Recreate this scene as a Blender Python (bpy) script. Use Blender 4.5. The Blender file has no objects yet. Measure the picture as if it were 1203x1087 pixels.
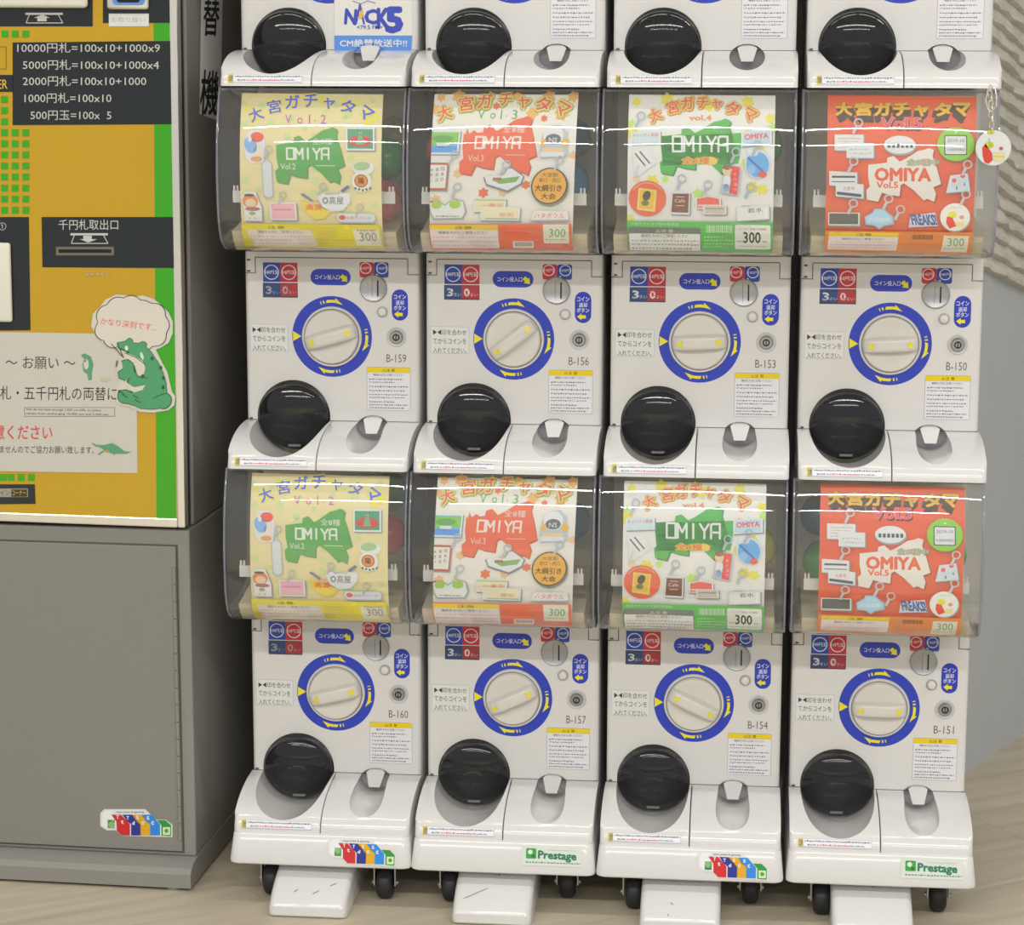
import bpy, bmesh, math, random
from math import sin, cos, pi, radians as R
from mathutils import Vector, Matrix
from mathutils.geometry import tessellate_polygon
random.seed(7)
SC = bpy.context.scene
COL = SC.collection

# ------------------------------------------------------------------ camera, world, lights, exposure
cd = bpy.data.cameras.new('camera'); cam = bpy.data.objects.new('camera', cd); COL.objects.link(cam)
cam.location = (.6207, -3.4413, .4008)
cam.rotation_euler = (R(80.32), R(-.14), R(5.75))
cd.sensor_fit = 'HORIZONTAL'; cd.sensor_width = 36; cd.lens = 36*2705.3/1203
cd.clip_start = .05; cd.clip_end = 50
SC.camera = cam
CAMI = cam.matrix_basis.copy()

W = bpy.data.worlds.new('world'); SC.world = W; W.use_nodes = True
W.node_tree.nodes['Background'].inputs[0].default_value = (1.0, .99, .975, 1)
W.node_tree.nodes['Background'].inputs[1].default_value = .55

SC.view_settings.view_transform = 'Standard'; SC.view_settings.look = 'None'
SC.view_settings.gamma = 1; SC.view_settings.use_curve_mapping = False
SC.view_settings.exposure = 0.0
CEIL = 1.95; FLOOR = -.855

def area(name, loc, rot, sx, sy, power, color=(1, .99, .97)):
    l = bpy.data.lights.new(name, 'AREA'); l.shape = 'RECTANGLE'; l.size = sx; l.size_y = sy
    l.energy = power; l.color = color
    o = bpy.data.objects.new(name, l); COL.objects.link(o); o.location = loc; o.rotation_euler = rot
    return o
LIGHT_XY = [(x, y) for y in (-3.35, -5.6) for x in (-1.92, -.68, .56, 1.80, 3.04)]
for x, y in LIGHT_XY:
    area('tube_or_fill_light', (x, y, CEIL-.075), (0, 0, 0), 1.20, .09 if y > -4 else .07, 24 if y > -4 else 26)

for x in (-1.3, .1, 1.5, 2.9):  # added fill row overhead, put in to brighten the floor
    area('tube_or_fill_light', (x, -.95, CEIL-.075), (0, 0, 0), 1.20, .07, 6 if x < 2 else 16)
LIGHT_XY += [(x, -.95) for x in (-1.3, .1, 1.5, 2.9)]

# ------------------------------------------------------------------ helpers
def lin(c):
    return tuple(((v/12.92) if v <= .04045 else ((v+.055)/1.055)**2.4) for v in c)
def h(s):
    return lin(tuple(int(s[i:i+2], 16)/255 for i in (0, 2, 4)))

def mat(name, color, rough=.5, metal=0, coat=0, noise=0, scale=40, bump=0, spec=.5):
    m = bpy.data.materials.new(name); m.use_nodes = True
    n = m.node_tree.nodes; l = m.node_tree.links; b = n['Principled BSDF']
    b.inputs['Base Color'].default_value = (*color, 1); b.inputs['Roughness'].default_value = rough
    b.inputs['Metallic'].default_value = metal; b.inputs['Coat Weight'].default_value = coat
    b.inputs['Specular IOR Level'].default_value = spec
    if noise or bump:
        tc = n.new('ShaderNodeTexCoord'); t = n.new('ShaderNodeTexNoise'); t.inputs['Scale'].default_value = scale
        t.inputs['Detail'].default_value = 5; l.new(tc.outputs['Object'], t.inputs['Vector'])
        if noise:
            mx = n.new('ShaderNodeMix'); mx.data_type = 'RGBA'
            mx.inputs[6].default_value = (*[c*(1-noise) for c in color], 1)
            mx.inputs[7].default_value = (*[min(1, c*(1+noise)) for c in color], 1)
            l.new(t.outputs['Fac'], mx.inputs[0]); l.new(mx.outputs[2], b.inputs['Base Color'])
        if bump:
            bp = n.new('ShaderNodeBump'); bp.inputs['Strength'].default_value = bump; bp.inputs['Distance'].default_value = .004
            l.new(t.outputs['Fac'], bp.inputs['Height']); l.new(bp.outputs[0], b.inputs['Normal'])
    return m

def print_mat(name, rough):
    m = bpy.data.materials.new(name); m.use_nodes = True
    n = m.node_tree.nodes; l = m.node_tree.links; b = n['Principled BSDF']
    a = n.new('ShaderNodeAttribute'); a.attribute_name = 'Col'
    l.new(a.outputs['Color'], b.inputs['Base Color']); b.inputs['Roughness'].default_value = rough
    return m
def clear_mat(name, tint, gloss, rough=.03, body=0.0, bodycol=(.5, .5, .5)):
    m = bpy.data.materials.new(name); m.use_nodes = True
    n = m.node_tree.nodes; l = m.node_tree.links; n.remove(n['Principled BSDF'])
    tr = n.new('ShaderNodeBsdfTransparent'); tr.inputs[0].default_value = (*tint, 1)
    gl = n.new('ShaderNodeBsdfGlossy'); gl.inputs['Roughness'].default_value = rough
    fr = n.new('ShaderNodeFresnel'); ge = n.new('ShaderNodeNewGeometry')      # the same plain air-to-plastic curve on both faces of the thin wall
    mr = n.new('ShaderNodeMapRange'); mr.inputs[3].default_value = 1.49; mr.inputs[4].default_value = 1/1.49
    l.new(ge.outputs['Backfacing'], mr.inputs[0]); l.new(mr.outputs[0], fr.inputs[0])
    mu = n.new('ShaderNodeMath'); mu.operation = 'MULTIPLY'; mu.inputs[1].default_value = gloss; mu.use_clamp = True
    mix = n.new('ShaderNodeMixShader'); l.new(fr.outputs[0], mu.inputs[0]); l.new(mu.outputs[0], mix.inputs[0])
    l.new(gl.outputs[0], mix.inputs[2])
    src = tr.outputs[0]
    if body:
        df = n.new('ShaderNodeBsdfDiffuse'); df.inputs[0].default_value = (*bodycol, 1)
        m2 = n.new('ShaderNodeMixShader'); m2.inputs[0].default_value = body
        l.new(tr.outputs[0], m2.inputs[1]); l.new(df.outputs[0], m2.inputs[2]); src = m2.outputs[0]
    l.new(src, mix.inputs[1]); l.new(mix.outputs[0], n['Material Output'].inputs[0])
    return m

M = dict(
    white=mat('white_plastic', (.71, .70, .685), .22, noise=.02, scale=6),
    apron=mat('glossy_white_plastic', (.72, .718, .71), .12, noise=.02, scale=6),
    cup=mat('cup_grey', (.58, .58, .59), .4, noise=.03),
    knob=mat('ivory_knob', (.70, .68, .63), .2, noise=.02),
    groove=mat('dark_groove', (.10, .095, .085), .7, noise=.1),
    black=mat('black_gloss', (.014, .015, .018), .07, noise=.2, scale=20),
    rubber=mat('black_rubber', (.018, .018, .02), .55, noise=.2),
    metal=mat('steel', (.42, .42, .42), .33, 1, noise=.08),
    chrome=mat('chrome', (.82, .79, .72), .2, .7, noise=.04, scale=3),
    grey=mat('grey_cabinet_paint', h('8d8b85'), .55, noise=.03, scale=90, bump=.06),
    dgrey=mat('dark_grey_side_paint', h('86837d'), .5, noise=.05, scale=60, bump=.05),
    black2=mat('black_seal', (.012, .012, .012), .5, noise=.2),
    beige=mat('beige_hopper', h('d8ccae'), .6, noise=.04),
    dark=mat('hopper_back', h('d8d2c4'), .6, noise=.05),
    paper=mat('paper', (.75, .74, .70), .6, noise=.01),
    ivory=mat('ivory_button', h('e2e1d2'), .35, noise=.02),
    print=print_mat('printed_ink', .35), paint=print_mat('panel_print', .12),
    clear=clear_mat('clear_case_plastic', (.99, .992, .99), 1.1, .02, .034, (.85, .85, .83)),
    edge=clear_mat('clear_case_edge', (.78, .80, .88), 1.6, .05, .22, (.60, .63, .74)),
    wallp=mat('grey_wall_panel', h('b9bcbd'), .6, noise=.03, scale=8, bump=.03),
    backw=mat('back_wall_paint', h('8a8680'), .7, noise=.05, scale=8),
    stone=mat('rough_stone', h('d0ccc2'), .9, noise=.28, scale=38, bump=.9),
    ceil=mat('ceiling_tile', (.72, .71, .68), .9, noise=.03, scale=30),
)

def finish(o, root):
    if root is not None: o.parent = root
    COL.objects.link(o); return o
def obj(name, bm, m, root=None, loc=None, smooth=None):
    me = bpy.data.meshes.new(name); bmesh.ops.recalc_face_normals(bm, faces=bm.faces)
    bm.to_mesh(me); bm.free()
    for x in (m if isinstance(m, (list, tuple)) else [m]): me.materials.append(x)
    if smooth is not None:
        me.shade_smooth(); me.set_sharp_from_angle(angle=R(smooth))
    o = bpy.data.objects.new(name, me)
    if loc: o.location = loc
    return finish(o, root)
def tag(o, label, cat, group=None, kind=None):
    if label: o['label'] = label
    if cat: o['category'] = cat
    if group: o['group'] = group
    if kind: o['kind'] = kind
    return o
def thing(name, label, cat, loc=(0, 0, 0), rot=(0, 0, 0), group=None):
    o = bpy.data.objects.new(name, None); o.empty_display_size = .05
    o.location = loc; o.rotation_euler = rot; COL.objects.link(o)
    return tag(o, label, cat, group)
def dup(root, loc, rot=None):
    def rec(o, par):
        c = o.copy(); c.parent = par; COL.objects.link(c)
        for ch in list(o.children): rec(ch, c)
        return c
    r = rec(root, None); r.location = loc
    if rot is not None: r.rotation_euler = rot
    return r
def box(bm, x0, x1, y0, y1, z0, z1, mi=0):
    v = [bm.verts.new((x, y, z)) for x in (x0, x1) for y in (y0, y1) for z in (z0, z1)]
    fs = [(0, 1, 3, 2), (4, 6, 7, 5), (0, 4, 5, 1), (2, 3, 7, 6), (0, 2, 6, 4), (1, 5, 7, 3)]
    out = [bm.faces.new([v[i] for i in f]) for f in fs]
    for f in out: f.material_index = mi
    return out
def B(*a, bev=0, seg=2, sel=None):
    bm = bmesh.new(); box(bm, *a)
    if bev:
        es = [e for e in bm.edges if sel is None or sel(e)]
        bmesh.ops.bevel(bm, geom=es, offset=bev, segments=seg, affect='EDGES', profile=.5)
    return bm
def prism(pts, x0, x1):
    """pts are (y, z), extruded along x"""
    bm = bmesh.new(); a = [bm.verts.new((x0, y, z)) for y, z in pts]; b = [bm.verts.new((x1, y, z)) for y, z in pts]
    n = len(pts); bm.faces.new(a); bm.faces.new(b[::-1])
    for i in range(n): bm.faces.new((a[i], b[i], b[(i+1) % n], a[(i+1) % n]))
    return bm
def lathe_y(prof, cx=0, cz=0, n=40, bm=None):
    """prof: (r, y) pairs; revolve about the y axis through (cx, cz)"""
    bm = bm or bmesh.new(); rings = []
    for r, y in prof:
        if r < 1e-6: rings.append([bm.verts.new((cx, y, cz))])
        else: rings.append([bm.verts.new((cx+r*cos(2*pi*i/n), y, cz+r*sin(2*pi*i/n))) for i in range(n)])
    for a, b in zip(rings, rings[1:]):
        for i in range(n):
            j = (i+1) % n
            if len(a) == 1 and len(b) > 1: bm.faces.new((a[0], b[i], b[j]))
            elif len(b) == 1 and len(a) > 1: bm.faces.new((a[i], b[0], a[j]))
            elif len(a) > 1: bm.faces.new((a[i], b[i], b[j], a[j]))
    return bm
def xform(bm, mtx):
    bmesh.ops.transform(bm, matrix=mtx, verts=bm.verts); return bm
def tube(pts, r, n=8, bm=None, closed=False):
    bm = bm or bmesh.new(); pts = [Vector(p) for p in pts]; rings = []; N = len(pts)
    for i, p in enumerate(pts):
        a = pts[(i-1) % N] if closed or i else p; b = pts[(i+1) % N] if closed or i < N-1 else p
        d = (b-a).normalized(); u = d.cross(Vector((.31, .2, .93))).normalized(); w = d.cross(u)
        rings.append([bm.verts.new(p+r*(cos(2*pi*k/n)*u+sin(2*pi*k/n)*w)) for k in range(n)])
    for i in range(N if closed else N-1):
        a, b = rings[i], rings[(i+1) % N]
        for k in range(n): bm.faces.new((a[k], b[k], b[(k+1) % n], a[(k+1) % n]))
    if not closed: bm.faces.new(rings[0][::-1]); bm.faces.new(rings[-1])
    return bm
def carve(bm, cutters):
    """boolean difference, returned as a new bmesh"""
    me = bpy.data.meshes.new('tmp'); bmesh.ops.recalc_face_normals(bm, faces=bm.faces); bm.to_mesh(me); bm.free()
    o = bpy.data.objects.new('tmp', me); COL.objects.link(o); cs = []
    for c in cutters:
        cm = bpy.data.meshes.new('tmpc'); bmesh.ops.recalc_face_normals(c, faces=c.faces); c.to_mesh(cm); c.free()
        co = bpy.data.objects.new('tmpc', cm); COL.objects.link(co); cs.append(co)
        md = o.modifiers.new('b', 'BOOLEAN'); md.object = co; md.operation = 'DIFFERENCE'; md.solver = 'EXACT'
    dg = bpy.context.evaluated_depsgraph_get(); dg.update()
    r = bpy.data.meshes.new_from_object(o.evaluated_get(dg)); out = bmesh.new(); out.from_mesh(r)
    for x in cs+[o]: bpy.data.objects.remove(x)
    return out

# ---------- flat printed art: coloured shapes laid in thin layers on a real surface
_tc = {}
def fat_ok(body, off): return off < .04 and body.isascii()
def glyphs(body, off=0.0):
    k = (body, off)
    if k not in _tc:
        c = bpy.data.curves.new('t', 'FONT'); c.body = body; c.resolution_u = 2; c.offset = off
        o = bpy.data.objects.new('t', c); me = bpy.data.meshes.new_from_object(o)
        vs = [(v.co.x, v.co.y) for v in me.vertices]; fs = [tuple(p.vertices) for p in me.polygons]
        bpy.data.objects.remove(o); bpy.data.meshes.remove(me)
        if not vs: vs = [(0, 0), (1, 0), (0, 1)]; fs = []
        x0 = min(v[0] for v in vs); x1 = max(v[0] for v in vs); y0 = min(v[1] for v in vs); y1 = max(v[1] for v in vs)
        _tc[k] = (vs, fs, x0, x1, y0, y1)
    return _tc[k]
class Art:
    """T maps picture coordinates (y down) to surface coordinates (X, Z)"""
    def __init__(s, T=None): s.T = T or (lambda x, y: (x, y)); s.items = []; s.L = 1
    def up(s): s.L += 1
    def raw(s, vs, fs, c): s.items.append(([s.T(*v) for v in vs], fs, h(c), s.L))
    def poly(s, pts, c):
        fs = tessellate_polygon([[Vector((p[0], p[1], 0)) for p in pts]]); s.raw(pts, [tuple(f) for f in fs], c)
    def rect(s, x0, y0, x1, y1, c): s.raw([(x0, y0), (x1, y0), (x1, y1), (x0, y1)], [(0, 1, 2, 3)], c)
    def ell(s, cx, cy, rx, ry, c, n=24, a=0):
        p = [(rx*cos(2*pi*i/n), ry*sin(2*pi*i/n)) for i in range(n)]
        s.raw([(cx+x*cos(a)-y*sin(a), cy+x*sin(a)+y*cos(a)) for x, y in p], [tuple(range(n))], c)
    def ring(s, cx, cy, rx, ry, w, c, n=28, a0=0, a1=2*pi):
        vs = []; fs = []; m = n+1
        for i in range(m):
            a = a0+(a1-a0)*i/n
            vs += [(cx+rx*cos(a), cy+ry*sin(a)), (cx+(rx-w)*cos(a), cy+(ry-w)*sin(a))]
            if i < n: fs.append((2*i, 2*i+2, 2*i+3, 2*i+1))
        s.raw(vs, fs, c)
    def rrect(s, x0, y0, x1, y1, r, c, n=5):
        p = []
        for cx, cy, a in ((x1-r, y0+r, -pi/2), (x1-r, y1-r, 0), (x0+r, y1-r, pi/2), (x0+r, y0+r, pi)):
            p += [(cx+r*cos(a+pi/2*i/n), cy+r*sin(a+pi/2*i/n)) for i in range(n+1)]
        s.raw(p, [tuple(range(len(p)))], c)
    def line(s, pts, w, c):
        for q_, ((ax, ay), (bx, by)) in enumerate(zip(pts, pts[1:])):
            d = math.hypot(bx-ax, by-ay) or 1; nx, ny = -(by-ay)/d*w/2, (bx-ax)/d*w/2
            ex, ey = (bx-ax)/d*w*.3, (by-ay)/d*w*.3
            s.raw([(ax+nx-ex, ay+ny-ey), (bx+nx+ex, by+ny+ey), (bx-nx+ex, by-ny+ey), (ax-nx-ex, ay-ny-ey)], [(0, 1, 2, 3)], c); s.items[-1] = s.items[-1][:3]+(s.L+.06*(q_+1),)
    def text(s, body, cx, cy, w, hh, c, rot=0, off=0.0, ref=None, skew=0, sh=(0, 0)):
        """text fitted to a box w by hh centred on (cx, cy); off makes strokes fatter"""
        if 0 < off < .012 and not body.isascii(): off = 0.0
        if off > 0 and not fat_ok(body, off):      # fatter strokes by small shifts of the plain letter
            n = 8 if off > .03 else 4; d = off*.95
            for i in range(n):
                a = 2*pi*i/n+(0 if n == 8 else pi/4); s.text(body, cx, cy, w, hh, c, rot, 0.0, ref, skew, (d*cos(a), d*sin(a))); s.items[-1] = s.items[-1][:3]+(s.L-.07*(i+1),)
            if off > .06: s.text(body, cx, cy, w, hh, c, rot, 0.0, ref, skew)
            return
        vs, fs, x0, x1, y0, y1 = glyphs(body, off)
        if off: _, _, x0, x1, y0, y1 = glyphs(body)
        if ref: _, _, _, _, y0, y1 = glyphs(ref)
        mx, my = (x0+x1)/2, (y0+y1)/2; sx = w/max(x1-x0, 1e-4); sy = hh/max(y1-y0, 1e-4); ca, sa = cos(rot), sin(rot)
        out = []
        for x, y in vs:
            px = (x-mx+sh[0])*sx; py = -(y-my+sh[1])*sy; px -= py*skew
            out.append((cx+px*ca-py*sa, cy+px*sa+py*ca))
        s.raw(out, fs, c)
    def scrawl(s, x0, y0, x1, y1, c, rows, seed=1, fill=.5):
        """rows of tiny unreadable print"""
        rd = random.Random(seed); dy = (y1-y0)/rows
        for r in range(rows):
            x = x0; yy = y0+dy*(r+.25); e = x1-(x1-x0)*rd.choice((0, 0, .1, .35))
            while x < e:
                w = dy*rd.uniform(.35, .75); s.rect(x, yy+dy*rd.uniform(0, .12), min(x+w, e), yy+dy*fill*rd.uniform(.6, 1), c); x += w+dy*rd.uniform(.18, .35)
    def build(s, name, S, root, m='print', cuts=None, step=.00014, xcuts=(), gain=1.08):
        bm = bmesh.new(); cl = bm.loops.layers.float_color.new('Col'); ll = bm.faces.layers.float.new('L')
        for vs, fs, c, L in s.items:
            bv = [bm.verts.new((x, z, 0)) for x, z in vs]
            for f in fs:
                try: fc = bm.faces.new([bv[i] for i in f])
                except ValueError: continue
                fc[ll] = L
                gg = min(gain, .86/max(max(c), .01))
                for lp in fc.loops: lp[cl] = (*[q*gg for q in c], 1)
        if cuts:
            for zc in cuts:
                bmesh.ops.bisect_plane(bm, geom=bm.verts[:]+bm.edges[:]+bm.faces[:], plane_co=(0, zc, 0), plane_no=(0, 1, 0), dist=1e-7)
        for xc in xcuts:
            bmesh.ops.bisect_plane(bm, geom=bm.verts[:]+bm.edges[:]+bm.faces[:], plane_co=(xc, 0, 0), plane_no=(1, 0, 0), dist=1e-7)
        vl = {}
        for f in bm.faces:
            for v in f.verts: vl[v] = f[ll]
        if xcuts:
            for v in bm.verts: v.co.x = max(-.1035, min(.1035, v.co.x))
        for v in bm.verts:
            v.co = Vector(S(v.co.x, v.co.y, vl.get(v, 1)*step))
        bm.normal_update()
        me = bpy.data.meshes.new(name); bm.to_mesh(me); bm.free(); me.materials.append(M[m])
        o = bpy.data.objects.new(name, me)
        return finish(o, root)
def front(y):      # flat surface facing -y
    return lambda x, z, o: (x, y-o, z)

# pixel of the photograph -> local (x, z) on the plane y = yl of a root's frame
def pix(u, v, mw, yl):
    d = CAMI.to_3x3() @ Vector(((u-601.5)/2705.3, -(v-543.5)/2705.3, -1)); o = CAMI.to_translation()
    inv = mw.inverted(); o2 = inv @ o; d2 = inv.to_3x3() @ d; t = (yl-o2.y)/d2.y; p = o2+t*d2
    return p.x, p.z

# ================================================================== the setting
# floor with wood look planks laid on the diagonal
bm = bmesh.new(); box(bm, -3.2, 4.2, -6.4, 3.2, FLOOR-.06, FLOOR-.004)
floor = obj('floor', bm, mat('floor_bed', h('5d564a'), .8, noise=.05)); floor['kind'] = 'structure'
def plank_mat():
    m = bpy.data.materials.new('pale_wood_vinyl'); m.use_nodes = True
    n = m.node_tree.nodes; l = m.node_tree.links; b = n['Principled BSDF']
    tc = n.new('ShaderNodeTexCoord'); mp = n.new('ShaderNodeMapping'); mp.inputs['Scale'].default_value = (3, 34, 3)
    oi = n.new('ShaderNodeObjectInfo'); ad = n.new('ShaderNodeVectorMath'); ad.operation = 'MULTIPLY_ADD'
    ad.inputs[1].default_value = (9, 9, 9)
    l.new(oi.outputs['Random'], ad.inputs[0]); l.new(tc.outputs['Object'], ad.inputs[2])
    t = n.new('ShaderNodeTexNoise'); t.inputs['Scale'].default_value = 1.0; t.inputs['Detail'].default_value = 6
    l.new(ad.outputs[0], mp.inputs[0]); l.new(mp.outputs[0], t.inputs['Vector'])
    cr = n.new('ShaderNodeValToRGB'); cr.color_ramp.elements[0].position = .25; cr.color_ramp.elements[1].position = .75
    cr.color_ramp.elements[0].color = (*h('b9ae97'), 1); cr.color_ramp.elements[1].color = (*h('d3cab4'), 1)
    l.new(t.outputs['Fac'], cr.inputs[0])
    mx = n.new('ShaderNodeMix'); mx.data_type = 'RGBA'; mx.blend_type = 'MULTIPLY'; mx.inputs[0].default_value = .10
    l.new(cr.outputs[0], mx.inputs[6]); l.new(oi.outputs['Random'], mx.inputs[7]); l.new(mx.outputs[2], b.inputs['Base Color'])
    b.inputs['Roughness'].default_value = .42
    return m
PM = plank_mat(); pw, pl = .15, .92
pme = None; ang = R(33)
for i in range(-16, 20):
    for j in range(-3, 5):
        cx = j*pl+(i % 3)*pl/3; cy = i*pw
        wx = .5+cx*cos(ang)-cy*sin(ang); wy = -.2+cx*sin(ang)+cy*cos(ang)
        if not (-1.1 < wx < 2.4 and -1.0 < wy < 1.75): continue
        if pme is None:
            o = obj('floor_plank', B(-pl/2+.0003, pl/2-.0003, -pw/2+.0003, pw/2-.0003, -.004, 0), PM, floor); pme = o.data
        else:
            o = finish(bpy.data.objects.new('floor_plank', pme), floor)
        o.location = (wx, wy, FLOOR); o.rotation_euler.z = ang
bm = bmesh.new(); box(bm, -3.2, 4.2, -6.4, -1.35, FLOOR-.004, FLOOR-.0004)
o = obj('floor_near_area', bm, mat('pale_floor', h('c6bba4'), .45, noise=.06, scale=5), floor)

o = obj('ceiling', B(-3.2, 4.2, -6.4, 3.2, CEIL, CEIL+.06), M['ceil']); o['kind'] = 'structure'
for i_, (x, y) in enumerate(LIGHT_XY):
    t = thing('ceiling_light', 'long white ceiling batten light, %s from the left in the %s row' % (('first', 'second', 'third', 'fourth', 'fifth')[i_ % 5], 'added front fill' if y > -2 else 'middle' if y > -4 else 'rear'), 'ceiling light', (x, y, CEIL-.07), group='batten lights on the ceiling')
    obj('housing', prism([(-.05, 0), (-.05, .05), (-.035, .07), (.035, .07), (.05, .05), (.05, 0)], -.6, .6), M['ceil'], t)
o = obj('wall_back', B(-3.2, 1.02, .62, .72, FLOOR, CEIL), M['backw']); o['kind'] = 'structure'

# wall at the right: runs away from the camera; smooth grey panel below, rough stone courses above
WA = Vector((1.041, .646, 0)); WB = Vector((1.175, .913, 0)); wd = (WB-WA).normalized(); wang = math.atan2(wd.y, wd.x)
wm = Matrix.Translation((WA.x, WA.y, 0)) @ Matrix.Rotation(wang, 4, 'Z')
wall = obj('wall_right', B(-.25, 3.0, 0, .1, FLOOR, CEIL), M['wallp'])
wall.location = (WA.x, WA.y, 0); wall.rotation_euler.z = wang; wall['kind'] = 'structure'
pa = pix(1153, 317, wm, 0); pb = pix(1203, 345, wm, 0)
sl = (pb[1]-pa[1])/(pb[0]-pa[0])
rd = random.Random(3)
NX = 42; xs = [-.22+i*(1.15/NX) for i in range(NX+1)]
for k in range(30):
    pitch = .030
    bm = bmesh.new(); rows = []
    def zl(x, kk): return pa[1]+sl*(x-pa[0])+kk*pitch+.0025*sin(x*9+kk*.6)
    hgt = [rd.uniform(.010, .024) for _ in xs]; jit = [rd.uniform(-.0035, .0035) for _ in xs]
    for i, x in enumerate(xs):
        a = zl(x, k)+(jit[i] if k else jit[i]*.4); b = zl(x, k+1)+.003
        prof = [(0, a), (-hgt[i]*.9, a+.002), (-hgt[i], a+pitch*.28), (-hgt[i]*.45, a+pitch*.62), (-.003, b), (0, b)]
        rows.append([bm.verts.new((x, yy, zz)) for yy, zz in prof])
    for a, b in zip(rows, rows[1:]):
        for q in range(5): bm.faces.new((a[q], a[q+1], b[q+1], b[q]))
    obj('stone_course', bm, M['stone'], wall, smooth=50)

# ================================================================== capsule machine
PI2 = pi/2; AP = .143; AH = .052; ZT = -.130
def aprof(t):      # apron outline, t 0..1, from the seam out and down
    a = t*PI2; e = 2/2.2
    return -AP*(sin(a)**e), ZT-AH*(1-cos(a)**e)
APTS = [aprof(i/14) for i in range(15)]
def apron_y(z):    # y of the apron skin at height z
    for (ya, za), (yb, zb) in zip(APTS, APTS[1:]):
        if zb <= z <= za: return ya+(yb-ya)*(za-z)/max(za-zb, 1e-9)
    return -AP
LO = (0, 0, .182)  # parts are modelled about the dial centre; the empty stands at the machine's foot

def hole_big(y0, y1, r=.0565):
    bm = lathe_y([(0, y0), (r, y0), (r, y1), (0, y1)], 0, 0, 56)
    return xform(bm, Matrix.Translation((-.0605, 0, -.1245)) @ Matrix.Rotation(R(-7), 4, 'X'))
def hole_small(y0, y1):
    bm = lathe_y([(0, y0), (1, y0), (1, y1), (0, y1)], 0, 0, 40)
    return xform(bm, Matrix.Translation((.0625, 0, -.1390)) @ Matrix.Diagonal((.0255, 1, .0190, 1)))

U0 = lambda x, y: ((x-474.5)*.000326, -(y-428.5)*.000328)   # close-up of one machine front -> metres

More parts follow.
